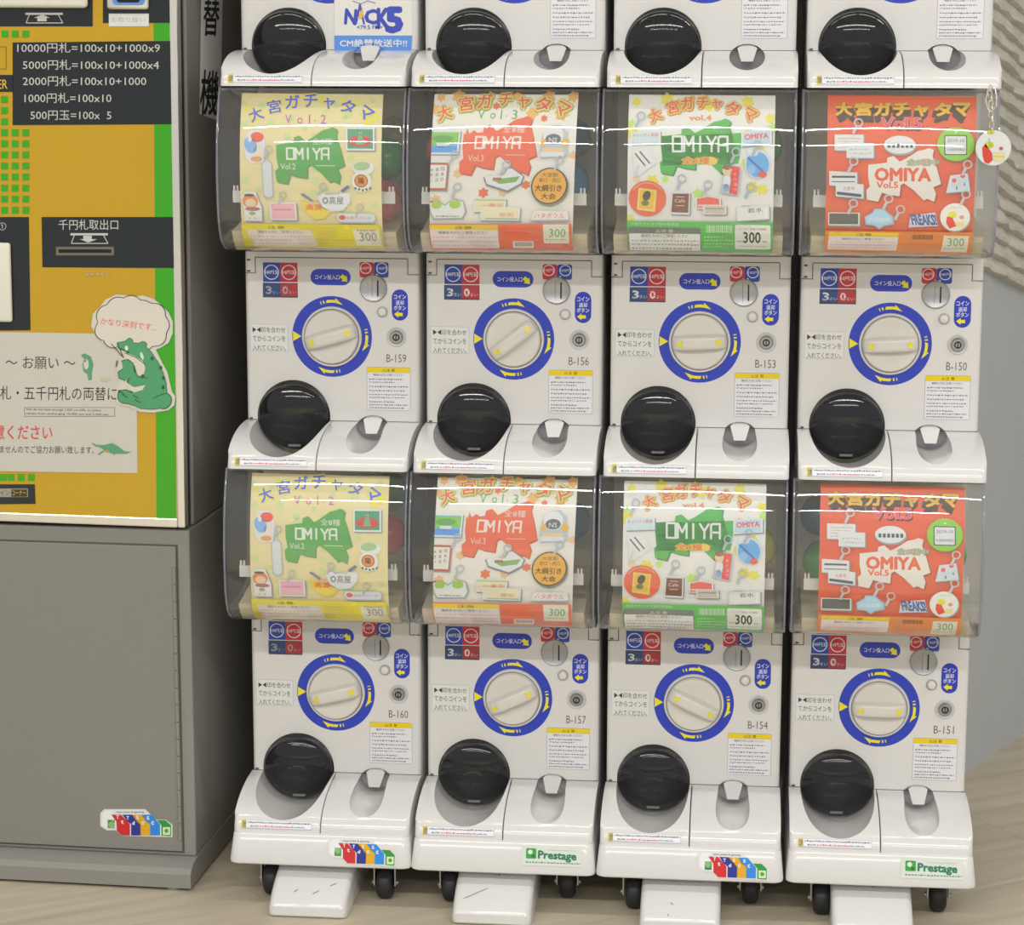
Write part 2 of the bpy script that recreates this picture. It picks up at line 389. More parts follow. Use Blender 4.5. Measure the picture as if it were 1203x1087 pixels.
def machine_proto():
    t = thing('capsule_machine', None, 'capsule machine')
    # housing
    body = prism([(0, -.182), (0, .128), (.13, .128), (.13, .374), (.31, .374), (.31, -.182)], -.1335, .1335)
    es = [e for e in body.edges if all(abs(v.co.y) < 1e-5 for v in e.verts) and abs(e.verts[0].co.z-e.verts[1].co.z) > .1]
    bmesh.ops.bevel(body, geom=es, offset=.007, segments=3, affect='EDGES', profile=.5)
    body = carve(body, [hole_big(-.2, .045), hole_small(-.2, .0)])
    body2 = carve(body, [xform(lathe_y([(0, -.1), (1, -.1), (1, .030), (0, .030)], 0, 0, 40), Matrix.Translation((.0625, 0, -.139)) @ Matrix.Diagonal((.0255, 1, .019, 1)))])
    obj('housing', body2, M['white'], t, LO, smooth=35)
    # apron in two pieces
    for nm, x0, x1, cut in (('chute_door_panel', -.1345, -.0015, hole_big), ('coin_return_panel', 0, .1345, hole_small)):
        bm = prism([(-.0004, ZT)]+APTS[1:]+[(-.0004, ZT-AH)], x0, x1)
        xo = x0 if x0 < -.1 else x1
        for xe, off in ((xo, .008), (x1 if xo == x0 else x0, .0012)):
            es = [e for e in bm.edges if all(abs(v.co.x-xe) < 1e-5 for v in e.verts) and min(v.co.y for v in e.verts) < -.001 and max(v.co.y for v in e.verts) < -.001]
            bmesh.ops.bevel(bm, geom=es, offset=off, segments=3, affect='EDGES', profile=.5)
        obj(nm, carve(bm, [cut(-.3, .02)]), M['apron'], t, LO, smooth=35)
    # dome: tilted smoky black capsule door
    RS = .0790; am = math.asin(.0540/RS)
    prof = [(0, -RS*(1-cos(am))-.004)]+[(RS*sin(am*i/12), -RS*(cos(am*i/12)-cos(am))-.004) for i in range(1, 13)]+[(.0548, -.0025), (.0548, .004), (0, .004)]
    dm = Matrix.Translation((-.0605, .002, -.1255)) @ Matrix.Rotation(R(19), 4, 'X')
    dome = obj('capsule_door', xform(lathe_y(prof, 0, 0, 48), dm), M['black'], t, LO, smooth=40)
    bm = B(-.010, .010, -.0178, -.0110, -.0425, -.0385, bev=.0013)
    xform(bm, dm); obj('finger_tab', bm, mat('grey_tab', (.20, .20, .21), .3, noise=.05), dome)
    # coin return cup, toned greyer than the housing, and tongue
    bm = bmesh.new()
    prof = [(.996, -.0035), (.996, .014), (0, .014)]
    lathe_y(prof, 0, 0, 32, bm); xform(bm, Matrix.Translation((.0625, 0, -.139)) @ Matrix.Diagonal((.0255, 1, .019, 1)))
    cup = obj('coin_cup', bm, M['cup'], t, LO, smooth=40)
    bm = bmesh.new()
    q = [(-.0145, -.1262), (-.009, -.1218), (0, -.1206), (.009, -.1218), (.0145, -.1262), (.0085, -.1455), (-.0085, -.1455)]
    a = [bm.verts.new((.0625+x, .001-.021*(-.1206-z)/.0249, z)) for x, z in q]; b = [bm.verts.new((.0625+x*1.05, .0135, z)) for x, z in q]
    bm.faces.new(a); bm.faces.new(b[::-1])
    for i in range(7): bm.faces.new((a[i], b[i], b[(i+1) % 7], a[(i+1) % 7]))
    obj('coin_chute', bm, M['white'], t, LO)
    # seams of the front door: hairline dark grooves
    for x0, x1, z0, z1 in ((-.117, .117, .1188, .1200), (-.1175, -.1163, .0960, .1188), (.1163, .1175, .0960, .1188), (-.1335, -.1163, .0950, .0960), (.1163, .1335, .0950, .0960), (-.1335, .1335, -.1300, -.1292)):
        obj('door_seam', B(x0, x1, -.00035, .001, z0, z1), M['groove'], t, LO)
    for z in (.1155, .0985, -.1275): obj('hinge_pin', B(-.1295, -.1245, -.0012, .001, z-.0012, z+.0012, bev=.0004, seg=1), M['groove'], t, LO)
    # dial ring print
    A = Art(U0)
    k = 1/.000327
    A.ring(474.5, 428.5, .0616*k, .0616*k, .0156*k, '2b3fb4', 64)
    A.up(); Y = 'e6dc1e'
    for ang in (-90, 6, 96):
        # broken arrow following the ring clockwise
        r = .0535*k
        def pt(a, dr=0): return (474.5+(r+dr)*cos(R(a)), 428.5+(r+dr)*sin(R(a)))
        for q, w in ((-19, 1.6), (-14.5, 2.4)):
            A.poly([pt(ang+q, -7), pt(ang+q, 7), pt(ang+q+w, 7), pt(ang+q+w, -7)], Y)
        A.poly([pt(ang-10, -6)]+[pt(ang-10+i*3, -6) for i in range(1, 7)]+[pt(ang+7-i*3, 7) for i in range(0, 6)], Y)
        A.poly([pt(ang+6, 16), pt(ang+19, -7), pt(ang+6, -6)], Y)
    A.poly([(290, 405), (290, 452), (330, 429)], Y)
    A.build('dial_ring_label', front(0), t).location = LO
    # dial
    obj('dial_collar', lathe_y([(.0462, 0), (.0462, -.003), (.045, -.0048), (.0432, -.0048), (.042, -.003), (.042, 0)], 0, 0, 56), M['white'], t, LO, smooth=40)
    dial = obj('dial', lathe_y([(.0412, 0), (.0412, -.008), (.0395, -.0105), (.037, -.0112), (.031, -.0098), (.012, -.0088), (0, -.0088)], 0, 0, 56), M['knob'], t, LO, smooth=40)
    # grip bar
    bm = bmesh.new(); rings = []
    for xx in [-.0395, -.037, -.03, -.018, 0, .018, .03, .037, .0395]:
        f = math.sqrt(max(0, 1-(abs(xx)/.0405)**4)); top = -.0105-.0145*f
        wt = .0082; wb = .0122*(.72+.28*f)
        rings.append([bm.verts.new((xx, y, z)) for y, z in ((-.0085, -wb), (top+.0035, -wt-.0018), (top+.0008, -wt), (top, -wt*.6), (top, wt*.6), (top+.0008, wt), (top+.0035, wt+.0018), (-.0085, wb))])
    for a, b in zip(rings, rings[1:]):
        for i in range(7): bm.faces.new((a[i], b[i], b[i+1], a[i+1]))
    for r_ in (rings[0], rings[-1]): bm.faces.new(r_)
    grip = obj('grip', bm, M['knob'], dial, smooth=45)
    A = Art(); A.poly([(-.0345, 0), (-.0255, .0058), (-.0255, -.0058)], Y); A.poly([(.0345, 0), (.0255, .0058), (.0255, -.0058)], Y)
    def gs(x, z, o):
        f = math.sqrt(max(0, 1-(abs(x)/.0405)**4)); return (x, -.0105-.0145*f-.0004-o, z)
    A.build('arrow_marks', gs, dial)
    # coin slot
    cs = obj('coin_slot', lathe_y([(.0208, 0), (.0208, -.0025), (.0195, -.0038), (.0185, -.0032), (0, -.0032)], .0645, .0745, 40), mat('brushed_slot', (.40, .40, .41), .32, .6, noise=.08, scale=80), t, LO, smooth=40)
    bm = bmesh.new(); box(bm, .0702, .0724, -.0037, -.0030, .0625, .0865); box(bm, .0625, .0629, -.0034, -.0030, .0600, .0885)
    obj('slot_opening', bm, M['black2'], cs)
    obj('return_button', lathe_y([(.0075, 0), (.0075, -.001), (.0062, -.0012), (.0058, -.0055), (.0045, -.0065), (0, -.0065)], .0778, .0385, 24), M['white'], t, LO, smooth=40)
    obj('button_bezel', lathe_y([(.0082, 0), (.0082, -.0014), (.0068, -.0014), (.0068, 0)], .0778, .0385, 24), M['metal'], t, LO, smooth=40)
    lk = obj('key_lock', lathe_y([(.0100, 0), (.0100, -.003), (.0095, -.004), (.0085, -.005), (0, -.005)], .099, .0005, 32), M['metal'], t, LO, smooth=30)
    bm = lathe_y([(.0055, -.0049), (.0055, -.0056), (.0035, -.0056), (.0035, -.0049)], .099, .0005, 20); box(bm, .0983, .0997, -.0058, -.005, -.004, .005)
    obj('lock_collar', lathe_y([(.0150, 0), (.0150, -.0010), (.0142, -.0018), (.0125, -.0012), (.0102, -.0004), (.0102, 0)], .099, .0005, 32), M['cup'], t, LO, smooth=30)
    obj('keyhole', bm, M['black2'], lk)
    # stickers
    A = Art(U0); blue, red = '2748a8', 'c4303a'
    A.rect(152, 88, 233, 178, blue); A.rect(233, 88, 315, 178, red)
    A.rect(150, 182, 315, 250, '3a3f4c'); A.up(); A.rect(153, 186, 233, 244, '2f4577'); A.rect(233, 186, 312, 244, 'a8343c')
    for cx, tx in ((192, '100円玉'), (274, '10円玉')):
        A.ring(cx, 133, 35, 35, 4.5, 'e8eaf2', 32); A.text(tx, cx, 133, 60, 17, 'f2f2f5', off=.02)
    A.text('3', 178, 216, 26, 34, 'f0f0f0', off=.03); A.text('0', 256, 216, 24, 34, 'f0f0f0', off=.03)
    A.text('まい', 213, 226, 34, 15, 'd5d8e2'); A.text('まい', 290, 226, 34, 15, 'e2d5d8')
    A.build('price_label', front(0), t).location = LO
    A = Art(U0); A.rrect(376, 115, 565, 190, 37, '2a3cb0'); A.up(); A.text('コイン投入口', 455, 153, 116, 22, 'f2f4ff', off=.015)
    A.poly([(520, 146), (528, 138), (540, 150), (546, 144), (550, 174), (520, 170), (527, 163), (514, 152)], Y)
    A.build('coin_insert_label', front(0), t).location = LO
    A = Art(U0); A.rrect(607, 82, 674, 152, 10, red); A.rrect(674, 82, 743, 152, 10, blue); A.up()
    for cx, tx in ((636, '10円'), (712, '100円')): A.ring(cx, 110, 27, 26, 4, 'e8eaf2', 28); A.text(tx, cx, 110, 42, 14, 'f2f2f5')
    A.ell(668, 140, 5, 5, 'f0f0f0'); A.ell(688, 140, 5, 5, 'f0f0f0')
    A.build('coin_type_label', front(0), t).location = LO
    A = Art(U0); A.rrect(757, 206, 833, 350, 37, '2a3cb0'); A.up()
    for yy, tx in ((240, 'コイン'), (267, '返却'), (291, 'ボタン')): A.text(tx, 795, yy, 56 if len(tx) > 2 else 38, 21, 'f2f4ff', off=.02)
    A.poly([(768, 321), (788, 305), (788, 314), (808, 314), (808, 329), (788, 329), (788, 337)], Y)
    A.build('coin_return_label', front(0), t).location = LO
    A = Art(U0); A.rect(86, 374, 267, 500, 'a9b8c4'); A.up(); A.rect(88, 376, 265, 498, 'd9d9d6'); A.up()
    for yy, tx in ((401, '▶◀印を合わせ'), (442, 'てからコインを'), (485, '入れてください。')): A.text(tx, 176, yy, 156, 26, '3b3b3d', off=.006)
    A.build('instruction_label', front(0), t).location = LO
    A = Art(U0); A.rrect(637, 568, 843, 771, 4, '9c9fb0'); A.up(); A.rect(639, 594, 841, 769, 'dcdce0'); A.rect(638, 570, 842, 593, 'e3c90e'); A.up()
    A.text('△注 意', 740, 582, 60, 14, '4a3e10'); A.text('機械を大切にお使いください', 738, 604, 140, 11, '444449')
    for i, y0 in enumerate((618, 652, 671, 690, 724)):
        A.scrawl(648, y0, 832, y0+(28 if i in (0, 3) else 15 if i in (1, 2) else 42), '73737c', 2 if i in (0, 3) else 1 if i in (1, 2) else 3, 5+i)
    A.build('warning_label', front(0), t).location = LO
    def aps(x, z, o): return (x, apron_y(z)-.0006-o, z)
    A = Art(); A.rect(-.121, -.1655, -.0135, -.1768, 'b9bec9'); A.up(); A.rect(-.1205, -.166, -.014, -.1764, 'dfe2e8'); A.rect(-.1222, -.1652, -.1145, -.177, 'e0cc1c'); A.up()
    A.text('注意', -.1184, -.171, .006, -.007, '4a3e10'); A.scrawl(-.1125, -.1705, -.015, -.1663, '5d616c', 1, 31, .55); A.scrawl(-.108, -.1757, -.095, -.1715, '6a6e78', 1, 32, .55); A.scrawl(-.094, -.1757, -.046, -.1715, 'd0306a', 1, 33, .6); A.scrawl(-.045, -.1757, -.022, -.1715, '6a6e78', 1, 34, .55)
    A.build('caution_strip', aps, t, cuts=[z for _, z in APTS if z < -.16]).location = LO
    return t

# clear case outline (z, y) from the top down
CP = [(.3745, -.122), (.360, -.129), (.340, -.1365), (.320, -.142), (.300, -.146), (.280, -.1485), (.260, -.150), (.235, -.150), (.210, -.1485), (.190, -.146), (.172, -.141), (.158, -.133), (.147, -.121), (.140, -.108), (.136, -.090), (.1345, -.060), (.134, -.001)]
def case_y(z, inset=0):
    pts = CP
    for (za, ya), (zb, yb) in zip(pts, pts[1:]):
        if zb <= z <= za: return ya+(yb-ya)*(za-z)/max(za-zb, 1e-9)+inset
    return -.09+inset
def case_parts(t):
    hw = .1375; xo = -.0035; n = len(CP)
    bm = bmesh.new()
    def strip(x, ins):
        return [bm.verts.new((xo+x, y+ins*(1 if z > .14 else .3), z+(ins*.8 if z < .16 else 0))) for z, y in CP]
    cols = []
    for x, ins in ((-hw, .007), (-hw+.0018, .0025), (-hw+.006, 0), (hw-.006, 0), (hw-.0018, .0025), (hw, .007)): cols.append(strip(x, ins))
    for a, b in zip(cols, cols[1:]):
        for i in range(n-1): bm.faces.new((a[i], a[i+1], b[i+1], b[i]))
    for s in (0, -1):
        c = cols[s]; back = [bm.verts.new((v.co.x, .128, v.co.z)) for v in c]
        for i in range(n-1): bm.faces.new((c[i], c[i+1], back[i+1], back[i]))
    bmesh.ops.recalc_face_normals(bm, faces=bm.faces)
    bmesh.ops.solidify(bm, geom=bm.faces[:], thickness=.0022)
    c = obj('clear_case', bm, M['clear'], t, LO, smooth=45)
    # thick moulded rims that catch the light at both sides and top
    for s in (-1, 1):
        bm = tube([(xo+s*(hw-.0015), y+.003+(0 if z > .14 else 0), z+(.002 if z < .15 else 0)) for z, y in CP], .0017, 6)
        obj('case_rim', bm, M['edge'], t, LO, smooth=60)
    bm = bmesh.new(); box(bm, xo-hw+.003, xo+hw-.003, -.116, -.020, .3700, .3735)
    obj('case_top_flange', bm, M['edge'], t, LO)
    # hopper inside
    bm = prism([(-.098, .1385), (-.112, .150), (-.122, .161), (-.125, .168), (-.10, .171), (-.02, .186), (.07, .194), (.0875, .194), (.0875, .1385)], -.124, .118)
    obj('hopper_tray', bm, M['beige'], t, LO)
    obj('hopper_back', B(-.128, .122, .088, .1295, .137, .372), M['dark'], t, LO)
    bm = bmesh.new(); box(bm, -.1225, .1165, -.122, -.117, .209, .226)
    for s in (-.1205, -.1155, .1085, .1135): box(bm, s-.0012, s+.0014, -.122, -.117, .226, .2335)
    obj('card_holder', bm, M['paper'], t, LO)

PX = {1: 0, 2: .2779, 3: .5577, 4: .84}; PY = {1: 0, 2: -.001, 3: -.001, 4: .004}; PZ = {1: .559, 2: 0, 3: -.559}
NUM = {(2, 1): 'B-159', (2, 2): 'B-156', (2, 3): 'B-153', (2, 4): 'B-150', (3, 1): 'B-160', (3, 2): 'B-157', (3, 3): 'B-154', (3, 4): 'B-151'}
ROT = {(2, 1): 16, (2, 2): 38, (2, 3): 3, (2, 4): 3, (3, 1): 14, (3, 2): 25, (3, 3): -25, (3, 4): 0, (1, 1): 0, (1, 2): 0, (1, 3): 10, (1, 4): 0}
ROWN = {1: 'top', 2: 'middle', 3: 'bottom'}; COLN = {1: 'first', 2: 'second', 3: 'third', 4: 'fourth'}
proto = machine_proto(); case_parts(proto)
mach = {}
for r in (2, 3, 1):
    for c in (1, 2, 3, 4):
        loc = (PX[c], PY[c], PZ[r]-.182)
        if (r, c) == (2, 1): o = proto; o.location = loc
        else: o = dup(proto, loc)
        mach[r, c] = o
        g = {1: 'Vol.2 poster', 2: 'Vol.3 poster', 3: 'Vol.4 poster', 4: 'Vol.5 poster'}[c]
        if r == 1: lab = f'white capsule machine cut off by the top of the photo, {COLN[c]} column from the left'
        else: lab = f'white capsule vending machine numbered {NUM[r, c]}, {ROWN[r]} row, {COLN[c]} column from the left'
        tag(o, lab, 'capsule machine', 'stacked white capsule vending machines')
for (r, c), o in mach.items():
    for ch in o.children:
        if ch.name.split('.')[0] == 'dial':
            ch.rotation_euler.y = -R(ROT[r, c])
    if (r, c) in NUM:
        A = Art(U0); A.text(NUM[r, c], 777, 526, 93, 38, '55534f', off=-.004)
        A.build('number_label', front(0), o).location = LO

# ================================================================== posters
uvT = lambda C: (lambda x, y: _bil(C, x, y))
def _bil(C, x, y):
    (ax, ay), (bx, by), (cx, cy), (dx, dy) = C      # TL TR BL BR in close-up pixels
    v = (y-(ay+by)/2)/((cy+dy)/2-(ay+by)/2); lx = ax+(cx-ax)*v; rx = bx+(dx-bx)*v; u = (x-lx)/(rx-lx)
    return ((u-.5)*.207, .366-v*.223)
GEO = [(0, .13), (.13, .02), (.30, 0), (.31, .10)]
def title(A, chars, pts, size, c1, outl, ow=.05, o2=None):
    for ch, (x, y, rot, sc) in zip(chars, pts):
        if o2: A.text(ch, x+2, y+3, size*sc, size*sc, o2, R(rot), ow*1.8)
    A.up()
    for ch, (x, y, rot, sc) in zip(chars, pts): A.text(ch, x, y, size*sc, size*sc, outl, R(rot), ow)
    A.up()
    for ch, (x, y, rot, sc) in zip(chars, pts): A.text(ch, x, y, size*sc, size*sc, c1, R(rot), .028)
MAP = [(355, 385), (455, 372), (458, 342), (490, 330), (525, 365), (560, 345), (620, 300), (660, 290), (680, 280), (707, 292), (700, 330), (722, 400), (746, 500), (705, 520), (720, 560), (710, 610), (675, 592), (655, 602), (600, 540), (548, 498), (530, 510), (525, 578), (470, 570), (430, 556), (410, 612), (350, 600), (345, 540), (365, 520), (355, 460)]
def mp(x0, y0, x1, y1, flip=False):
    return [(x0+(x-345)/(746-345)*(x1-x0), y0+(y-280)/(612-280)*(y1-y0)) for x, y in MAP]
def hook(A, x, y, s=1, c='9aa0a6'):
    A.ring(x, y, 15*s, 15*s, 5*s, c, 16); A.line([(x-6*s, y+12*s), (x-16*s, y+34*s)], 9*s, c)
def block_word(A, x0, y0, x1, y1, c, w=8):
    W_ = (x1-x0)/5; X = lambda i, f: x0+W_*(i+.08+.80*f); Y_ = lambda f: y0+(y1-y0)*f
    P = lambda i, pts: A.line([(X(i, a), Y_(b)) for a, b in pts], w, c)
    P(0, [(0, 0), (1, 0), (1, 1), (0, 1), (0, 0)]); P(1, [(0, 1), (0, 0), (.5, .6), (1, 0), (1, 1)]); P(2, [(.5, 0), (.5, 1)])
    P(3, [(0, 0), (.5, .5), (1, 0)]); P(3, [(.5, .5), (.5, 1)]); P(4, [(0, 1), (0, .12), (.15, 0), (1, 0), (1, 1)]); P(4, [(0, .58), (1, .58)])
def leafy(A, pts, c, r):
    for i, (x, y) in enumerate(pts):
        rr = r*1.25*(.7+.5*((i*37) % 10)/10); n = 12
        A.poly([(x+rr*(1.15 if k % 2 else .78)*cos(2*pi*k/n+i), y+rr*(1.15 if k % 2 else .78)*sin(2*pi*k/n+i)) for k in range(n)], c)
def card(A, pts, face, edge='7d858c', d=5, rim='dfe3e6'):
    A.poly([(x+d, y+d) for x, y in pts], edge); A.up(); A.poly(pts, rim); A.up()
    cx = sum(p[0] for p in pts)/len(pts); cy = sum(p[1] for p in pts)/len(pts)
    A.poly([(cx+(x-cx)*.88, cy+(y-cy)*.84) for x, y in pts], face); A.up()
def quad(x0, y0, x1, y1, sk=0): return [(x0, y0+sk), (x1, y0), (x1, y1), (x0, y1+sk)]

def poster2():
    A = Art(uvT([(135, 400), (718, 406), (110, 1075), (705, 1080)]))
    A.poly([(135, 400), (718, 406), (705, 1080), (110, 1075)], 'dbcf9f'); A.up()
    for i in range(34): A.poly([(118, 415+i*17), (712, 420+i*17), (712, 425+i*17), (118, 420+i*17)], 'd3c88e')
    rd = random.Random(5); A.up()
    leafy(A, [(rd.uniform(140, 690), rd.uniform(420, 950)) for _ in range(46)], 'b3c287', 13)
    A.up(); leafy(A, [(155, 470), (190, 505), (250, 440), (330, 430), (470, 430), (560, 440), (610, 440), (660, 520), (690, 500)], 'e6dd52', 15)
    A.up()
    TP = [(195, 492, -22, 1), (272, 458, -10, 1), (345, 438, -3, 1), (420, 432, 0, 1), (497, 445, 8, .8), (575, 457, 22, 1), (650, 486, 36, .95)]
    title(A, '大宮ガチャタマ', TP, 56, '4452c6', 'e8e268', .11)
    for ch, x in zip('Vol.2', (330, 378, 417, 440, 474)): A.text(ch, x, 512 if ch in 'V2l' else 518, 26 if ch == 'V' else 22 if ch in 'o2' else 5, 38 if ch in 'V2l' else 26 if ch == 'o' else 7, 'b04fa8')
    A.poly([(x+6, y+7) for x, y in mp(272, 545, 560, 790)], '5d8050'); A.up(); A.poly(mp(272, 545, 560, 790), '4a9440'); A.up()
    A.text('全8種', 470, 607, 84, 28, 'e9f0e0', off=.01); block_word(A, 320, 637, 500, 684, 'f0f4ea'); A.text('Vol.2', 326, 716, 62, 26, 'e4ecdc')
    A.rect(442, 710, 522, 713, 'c5d8b8')
    # charms
    A.poly([(140, 620), (165, 565), (215, 560), (235, 610), (225, 700), (175, 705), (150, 680)], 'c9cdd2'); A.up()
    A.ell(200, 590, 28, 22, 'd8543a'); A.ell(172, 625, 26, 36, '7fa6d6', a=-.3); A.ell(205, 650, 20, 28, 'e9dcd2'); A.ell(195, 685, 24, 12, 'd9974c'); A.up(); A.ell(170, 600, 8, 12, 'eef1f5')
    A.rrect(216, 690, 262, 858, 20, '9fa5a8'); A.up(); A.rrect(220, 694, 256, 850, 18, 'bcc2c3'); A.rect(234, 640, 244, 695, 'b5b9bd')
    card(A, quad(568, 545, 686, 645), '3c8a62'); A.ell(627, 605, 48, 24, 'b93b2d'); A.up(); A.poly([(627, 560), (645, 620), (609, 620)], '5fa072'); A.ell(627, 572, 6, 7, 'f0f0e4')
    A.ell(638, 720, 46, 30, 'd5dad6'); A.up(); A.ell(632, 712, 34, 19, '8fae80', a=-.1)
    A.ell(630, 780, 40, 46, 'd9d9d4'); A.up(); A.ell(628, 776, 28, 28, '3c2a1e'); A.up(); A.ell(628, 776, 25, 25, 'e58c2c'); A.up(); A.text('陽', 628, 776, 24, 26, '3a2412', off=.02)
    for i in range(5): A.rect(600+i*15, 812-abs(i-2)*4, 608+i*15, 821-abs(i-2)*4, '4a4a46')
    card(A, [(120, 850), (145, 825), (185, 825), (207, 895), (205, 955), (128, 955), (132, 910)], 'dedfe0'); A.ell(160, 868, 33, 31, 'e08a3c'); A.up(); A.ell(162, 876, 23, 19, 'f3d6bc'); A.ell(158, 842, 22, 6, '50383a'); A.ell(168, 902, 32, 9, '9d5b66'); A.up(); A.ell(165, 922, 14, 8, '8d9a62')
    for x in (152, 176): A.text('A', x, 943, 9, 9, '707070')
    card(A, quad(240, 872, 352, 950), 'd9a9b4'); A.rect(256, 900, 334, 908, 'c07d92')
    A.poly([(370, 860), (480, 905), (500, 905), (470, 942), (430, 948), (385, 910)], 'e6d23a'); A.poly([(372, 835), (384, 832), (425, 862), (415, 868)], '5c6a86'); A.up(); A.text('満満', 425, 893, 68, 25, 'd0482a', off=.02); A.text('中国料理', 428, 866, 36, 9, 'c05a3a')
    A.poly([(445, 830), (585, 828), (578, 872), (550, 905), (500, 912), (462, 890), (448, 858)], 'c3cad2'); A.up(); A.poly([(449, 833), (580, 831), (573, 870), (548, 900), (502, 906), (466, 886), (452, 856)], 'e3e7ea'); A.poly([(540, 820), (572, 795), (582, 803), (552, 828)], '5c6a86'); A.up()
    A.text('◎高屋', 508, 862, 88, 34, '34343a', off=.01); A.text('純手打そば', 508, 834, 58, 9, '4a4a50')
    A.rrect(525, 922, 684, 962, 16, '8d98a4'); A.up(); A.rrect(522, 918, 680, 956, 16, 'd2d9e2'); A.up(); A.ell(543, 936, 14, 11, 'c93a40'); A.text('中央デパート', 612, 937, 104, 14, 'b0424c')
    for x, y in ((300, 840), (620, 890), (470, 800), (250, 640)): hook(A, x, y, 1.1, '9fa6a2')
    A.up(); A.poly([(113, 968), (698, 968), (702, 1080), (110, 1075)], 'e3d52c'); A.up()
    A.poly([(133, 993), (405, 993), (425, 1070), (150, 1070)], 'd9d3c8'); A.up(); A.text('注意', 262, 982, 70, 12, '57501e'); A.text('機械を大切にご使用ください', 275, 1003, 190, 14, '66636a'); A.scrawl(145, 1016, 412, 1066, 'c2a3b0', 3, 8)
    A.scrawl(425, 978, 575, 1060, 'c0b222', 6, 9); A.poly([(583, 990), (690, 990), (697, 1063), (590, 1063)], 'dedcc6'); A.up(); A.text('300', 644, 1022, 72, 40, '7c7c82'); A.scrawl(600, 985, 680, 1000, '8f8f96', 1, 3)
    return A
def poster3():
    A = Art(uvT([(150, 392), (740, 392), (188, 1045), (765, 1045)]))
    A.poly([(150, 392), (740, 392), (765, 1045), (188, 1045)], 'dfddd6'); A.up()
    leafy(A, [(180, 405), (250, 400), (380, 402), (490, 400), (620, 402), (720, 400), (160, 455), (680, 470), (560, 470)], 'e9b565', 20)
    leafy(A, [(500, 640), (280, 720), (740, 640), (300, 560), (200, 830), (470, 800), (640, 440)], 'eec596', 15); leafy(A, [(610, 490), (390, 800), (560, 765), (410, 440), (170, 850), (330, 440), (690, 430)], 'e4703f', 16)
    A.up()
    TP = [(200, 468, -20, 1), (285, 430, -8, 1), (360, 420, -2, 1), (445, 412, 0, .9), (520, 425, 6, .8), (600, 430, 14, 1), (680, 452, 28, .95)]
    title(A, '大宮ガチャタマ', TP, 58, 'de5a58', 'f1ea80', .10, '8a9a3c')
    for ch, x in zip('Vol.3', (352, 400, 434, 455, 489)): A.text(ch, x, 474 if ch in 'V3l' else 480, 28 if ch == 'V' else 22 if ch in 'o3' else 5, 38 if ch in 'V3l' else 24 if ch == 'o' else 7, '4f9a58')
    base = mp(282, 480, 592, 725); A.poly([(x+6, y+7) for x, y in base], 'a6523a'); A.up(); A.poly(base, 'e0623a'); A.up()
    A.poly([(300, 560), (300, 530), (312, 555), (330, 540), (350, 555), (350, 575), (290, 600)], 'e0623a')
    A.text('全8種', 492, 535, 90, 28, 'f2e6dc', off=.01); block_word(A, 338, 567, 526, 614, 'f6efe6'); A.text('Vol.3', 348, 655, 64, 26, 'efdccf'); A.rect(468, 640, 548, 643, 'efc2ac')
    card(A, quad(140, 540, 276, 640), '7cb6e2'); A.poly([(150, 552), (270, 550), (270, 596), (150, 604)], '72b045'); A.up(); A.ell(205, 575, 44, 14, '4e9440'); A.rect(150, 606, 268, 632, '4d93d8'); A.poly([(180, 592), (235, 592), (228, 612), (188, 612)], 'c9d5da')
    card(A, quad(155, 675, 240, 790), 'e6e4dc', rim='a8503c'); 
    for i, s in enumerate(('日本の', '宮宮ヨ', '大きい')):
        for j, ch in enumerate(s): A.text(ch, 218-i*22, 700+j*22+(i*3), 13, 15, '2f2f32')
    A.poly([(385, 735), (470, 720), (480, 690), (500, 690), (552, 730), (545, 765), (490, 798), (400, 770)], '6f757c'); A.up(); A.poly([(390, 732), (470, 722), (482, 696), (498, 696), (546, 730), (538, 758), (488, 788), (402, 762)], 'd9dde0'); A.up(); A.poly([(420, 745), (535, 728), (520, 752), (455, 762)], '6f9a5a'); A.rect(425, 735, 460, 745, 'b0563e')
    A.poly([(165, 845), (205, 830), (240, 850), (270, 822), (315, 835), (330, 880), (318, 912), (195, 915), (180, 890)], '8d959b'); A.up(); A.poly([(168, 845), (205, 834), (240, 855), (270, 828), (310, 838), (322, 880), (310, 905), (200, 908), (185, 885)], 'dfe3e2'); A.up(); A.ell(205, 852, 22, 16, '93b84c'); A.ell(280, 848, 24, 18, '93b84c'); A.ell(205, 878, 14, 14, 'f0f0ec'); A.ell(285, 880, 15, 15, 'f0f0ec'); A.scrawl(205, 893, 300, 905, '4e5a60', 1, 4)
    card(A, quad(355, 822, 486, 880), 'd9cfae'); A.text('一番街', 430, 852, 92, 18, 'c4682e', off=.01); A.rect(357, 826, 484, 832, '9ab07c'); A.up(); card(A, quad(385, 858, 545, 915), 'd8d3b4'); A.text('番街', 490, 890, 60, 16, 'd08a4c'); A.rect(405, 905, 540, 909, '7da08c')
    A.poly([(610, 560), (640, 520), (680, 515), (710, 545), (715, 610), (722, 640), (610, 655), (605, 620)], 'a4adb5'); A.up(); A.ell(655, 560, 40, 40, 'e7ebee'); A.up(); A.ell(655, 575, 32, 22, '51565c'); A.up(); A.text('NS', 655, 578, 34, 20, 'e7ebee'); A.ell(705, 588, 15, 17, 'e2b33a'); A.ell(617, 588, 11, 15, 'e2b33a'); A.rect(615, 612, 700, 632, 'd9b98c'); A.up(); A.rect(608, 628, 705, 648, 'cbd4dc')
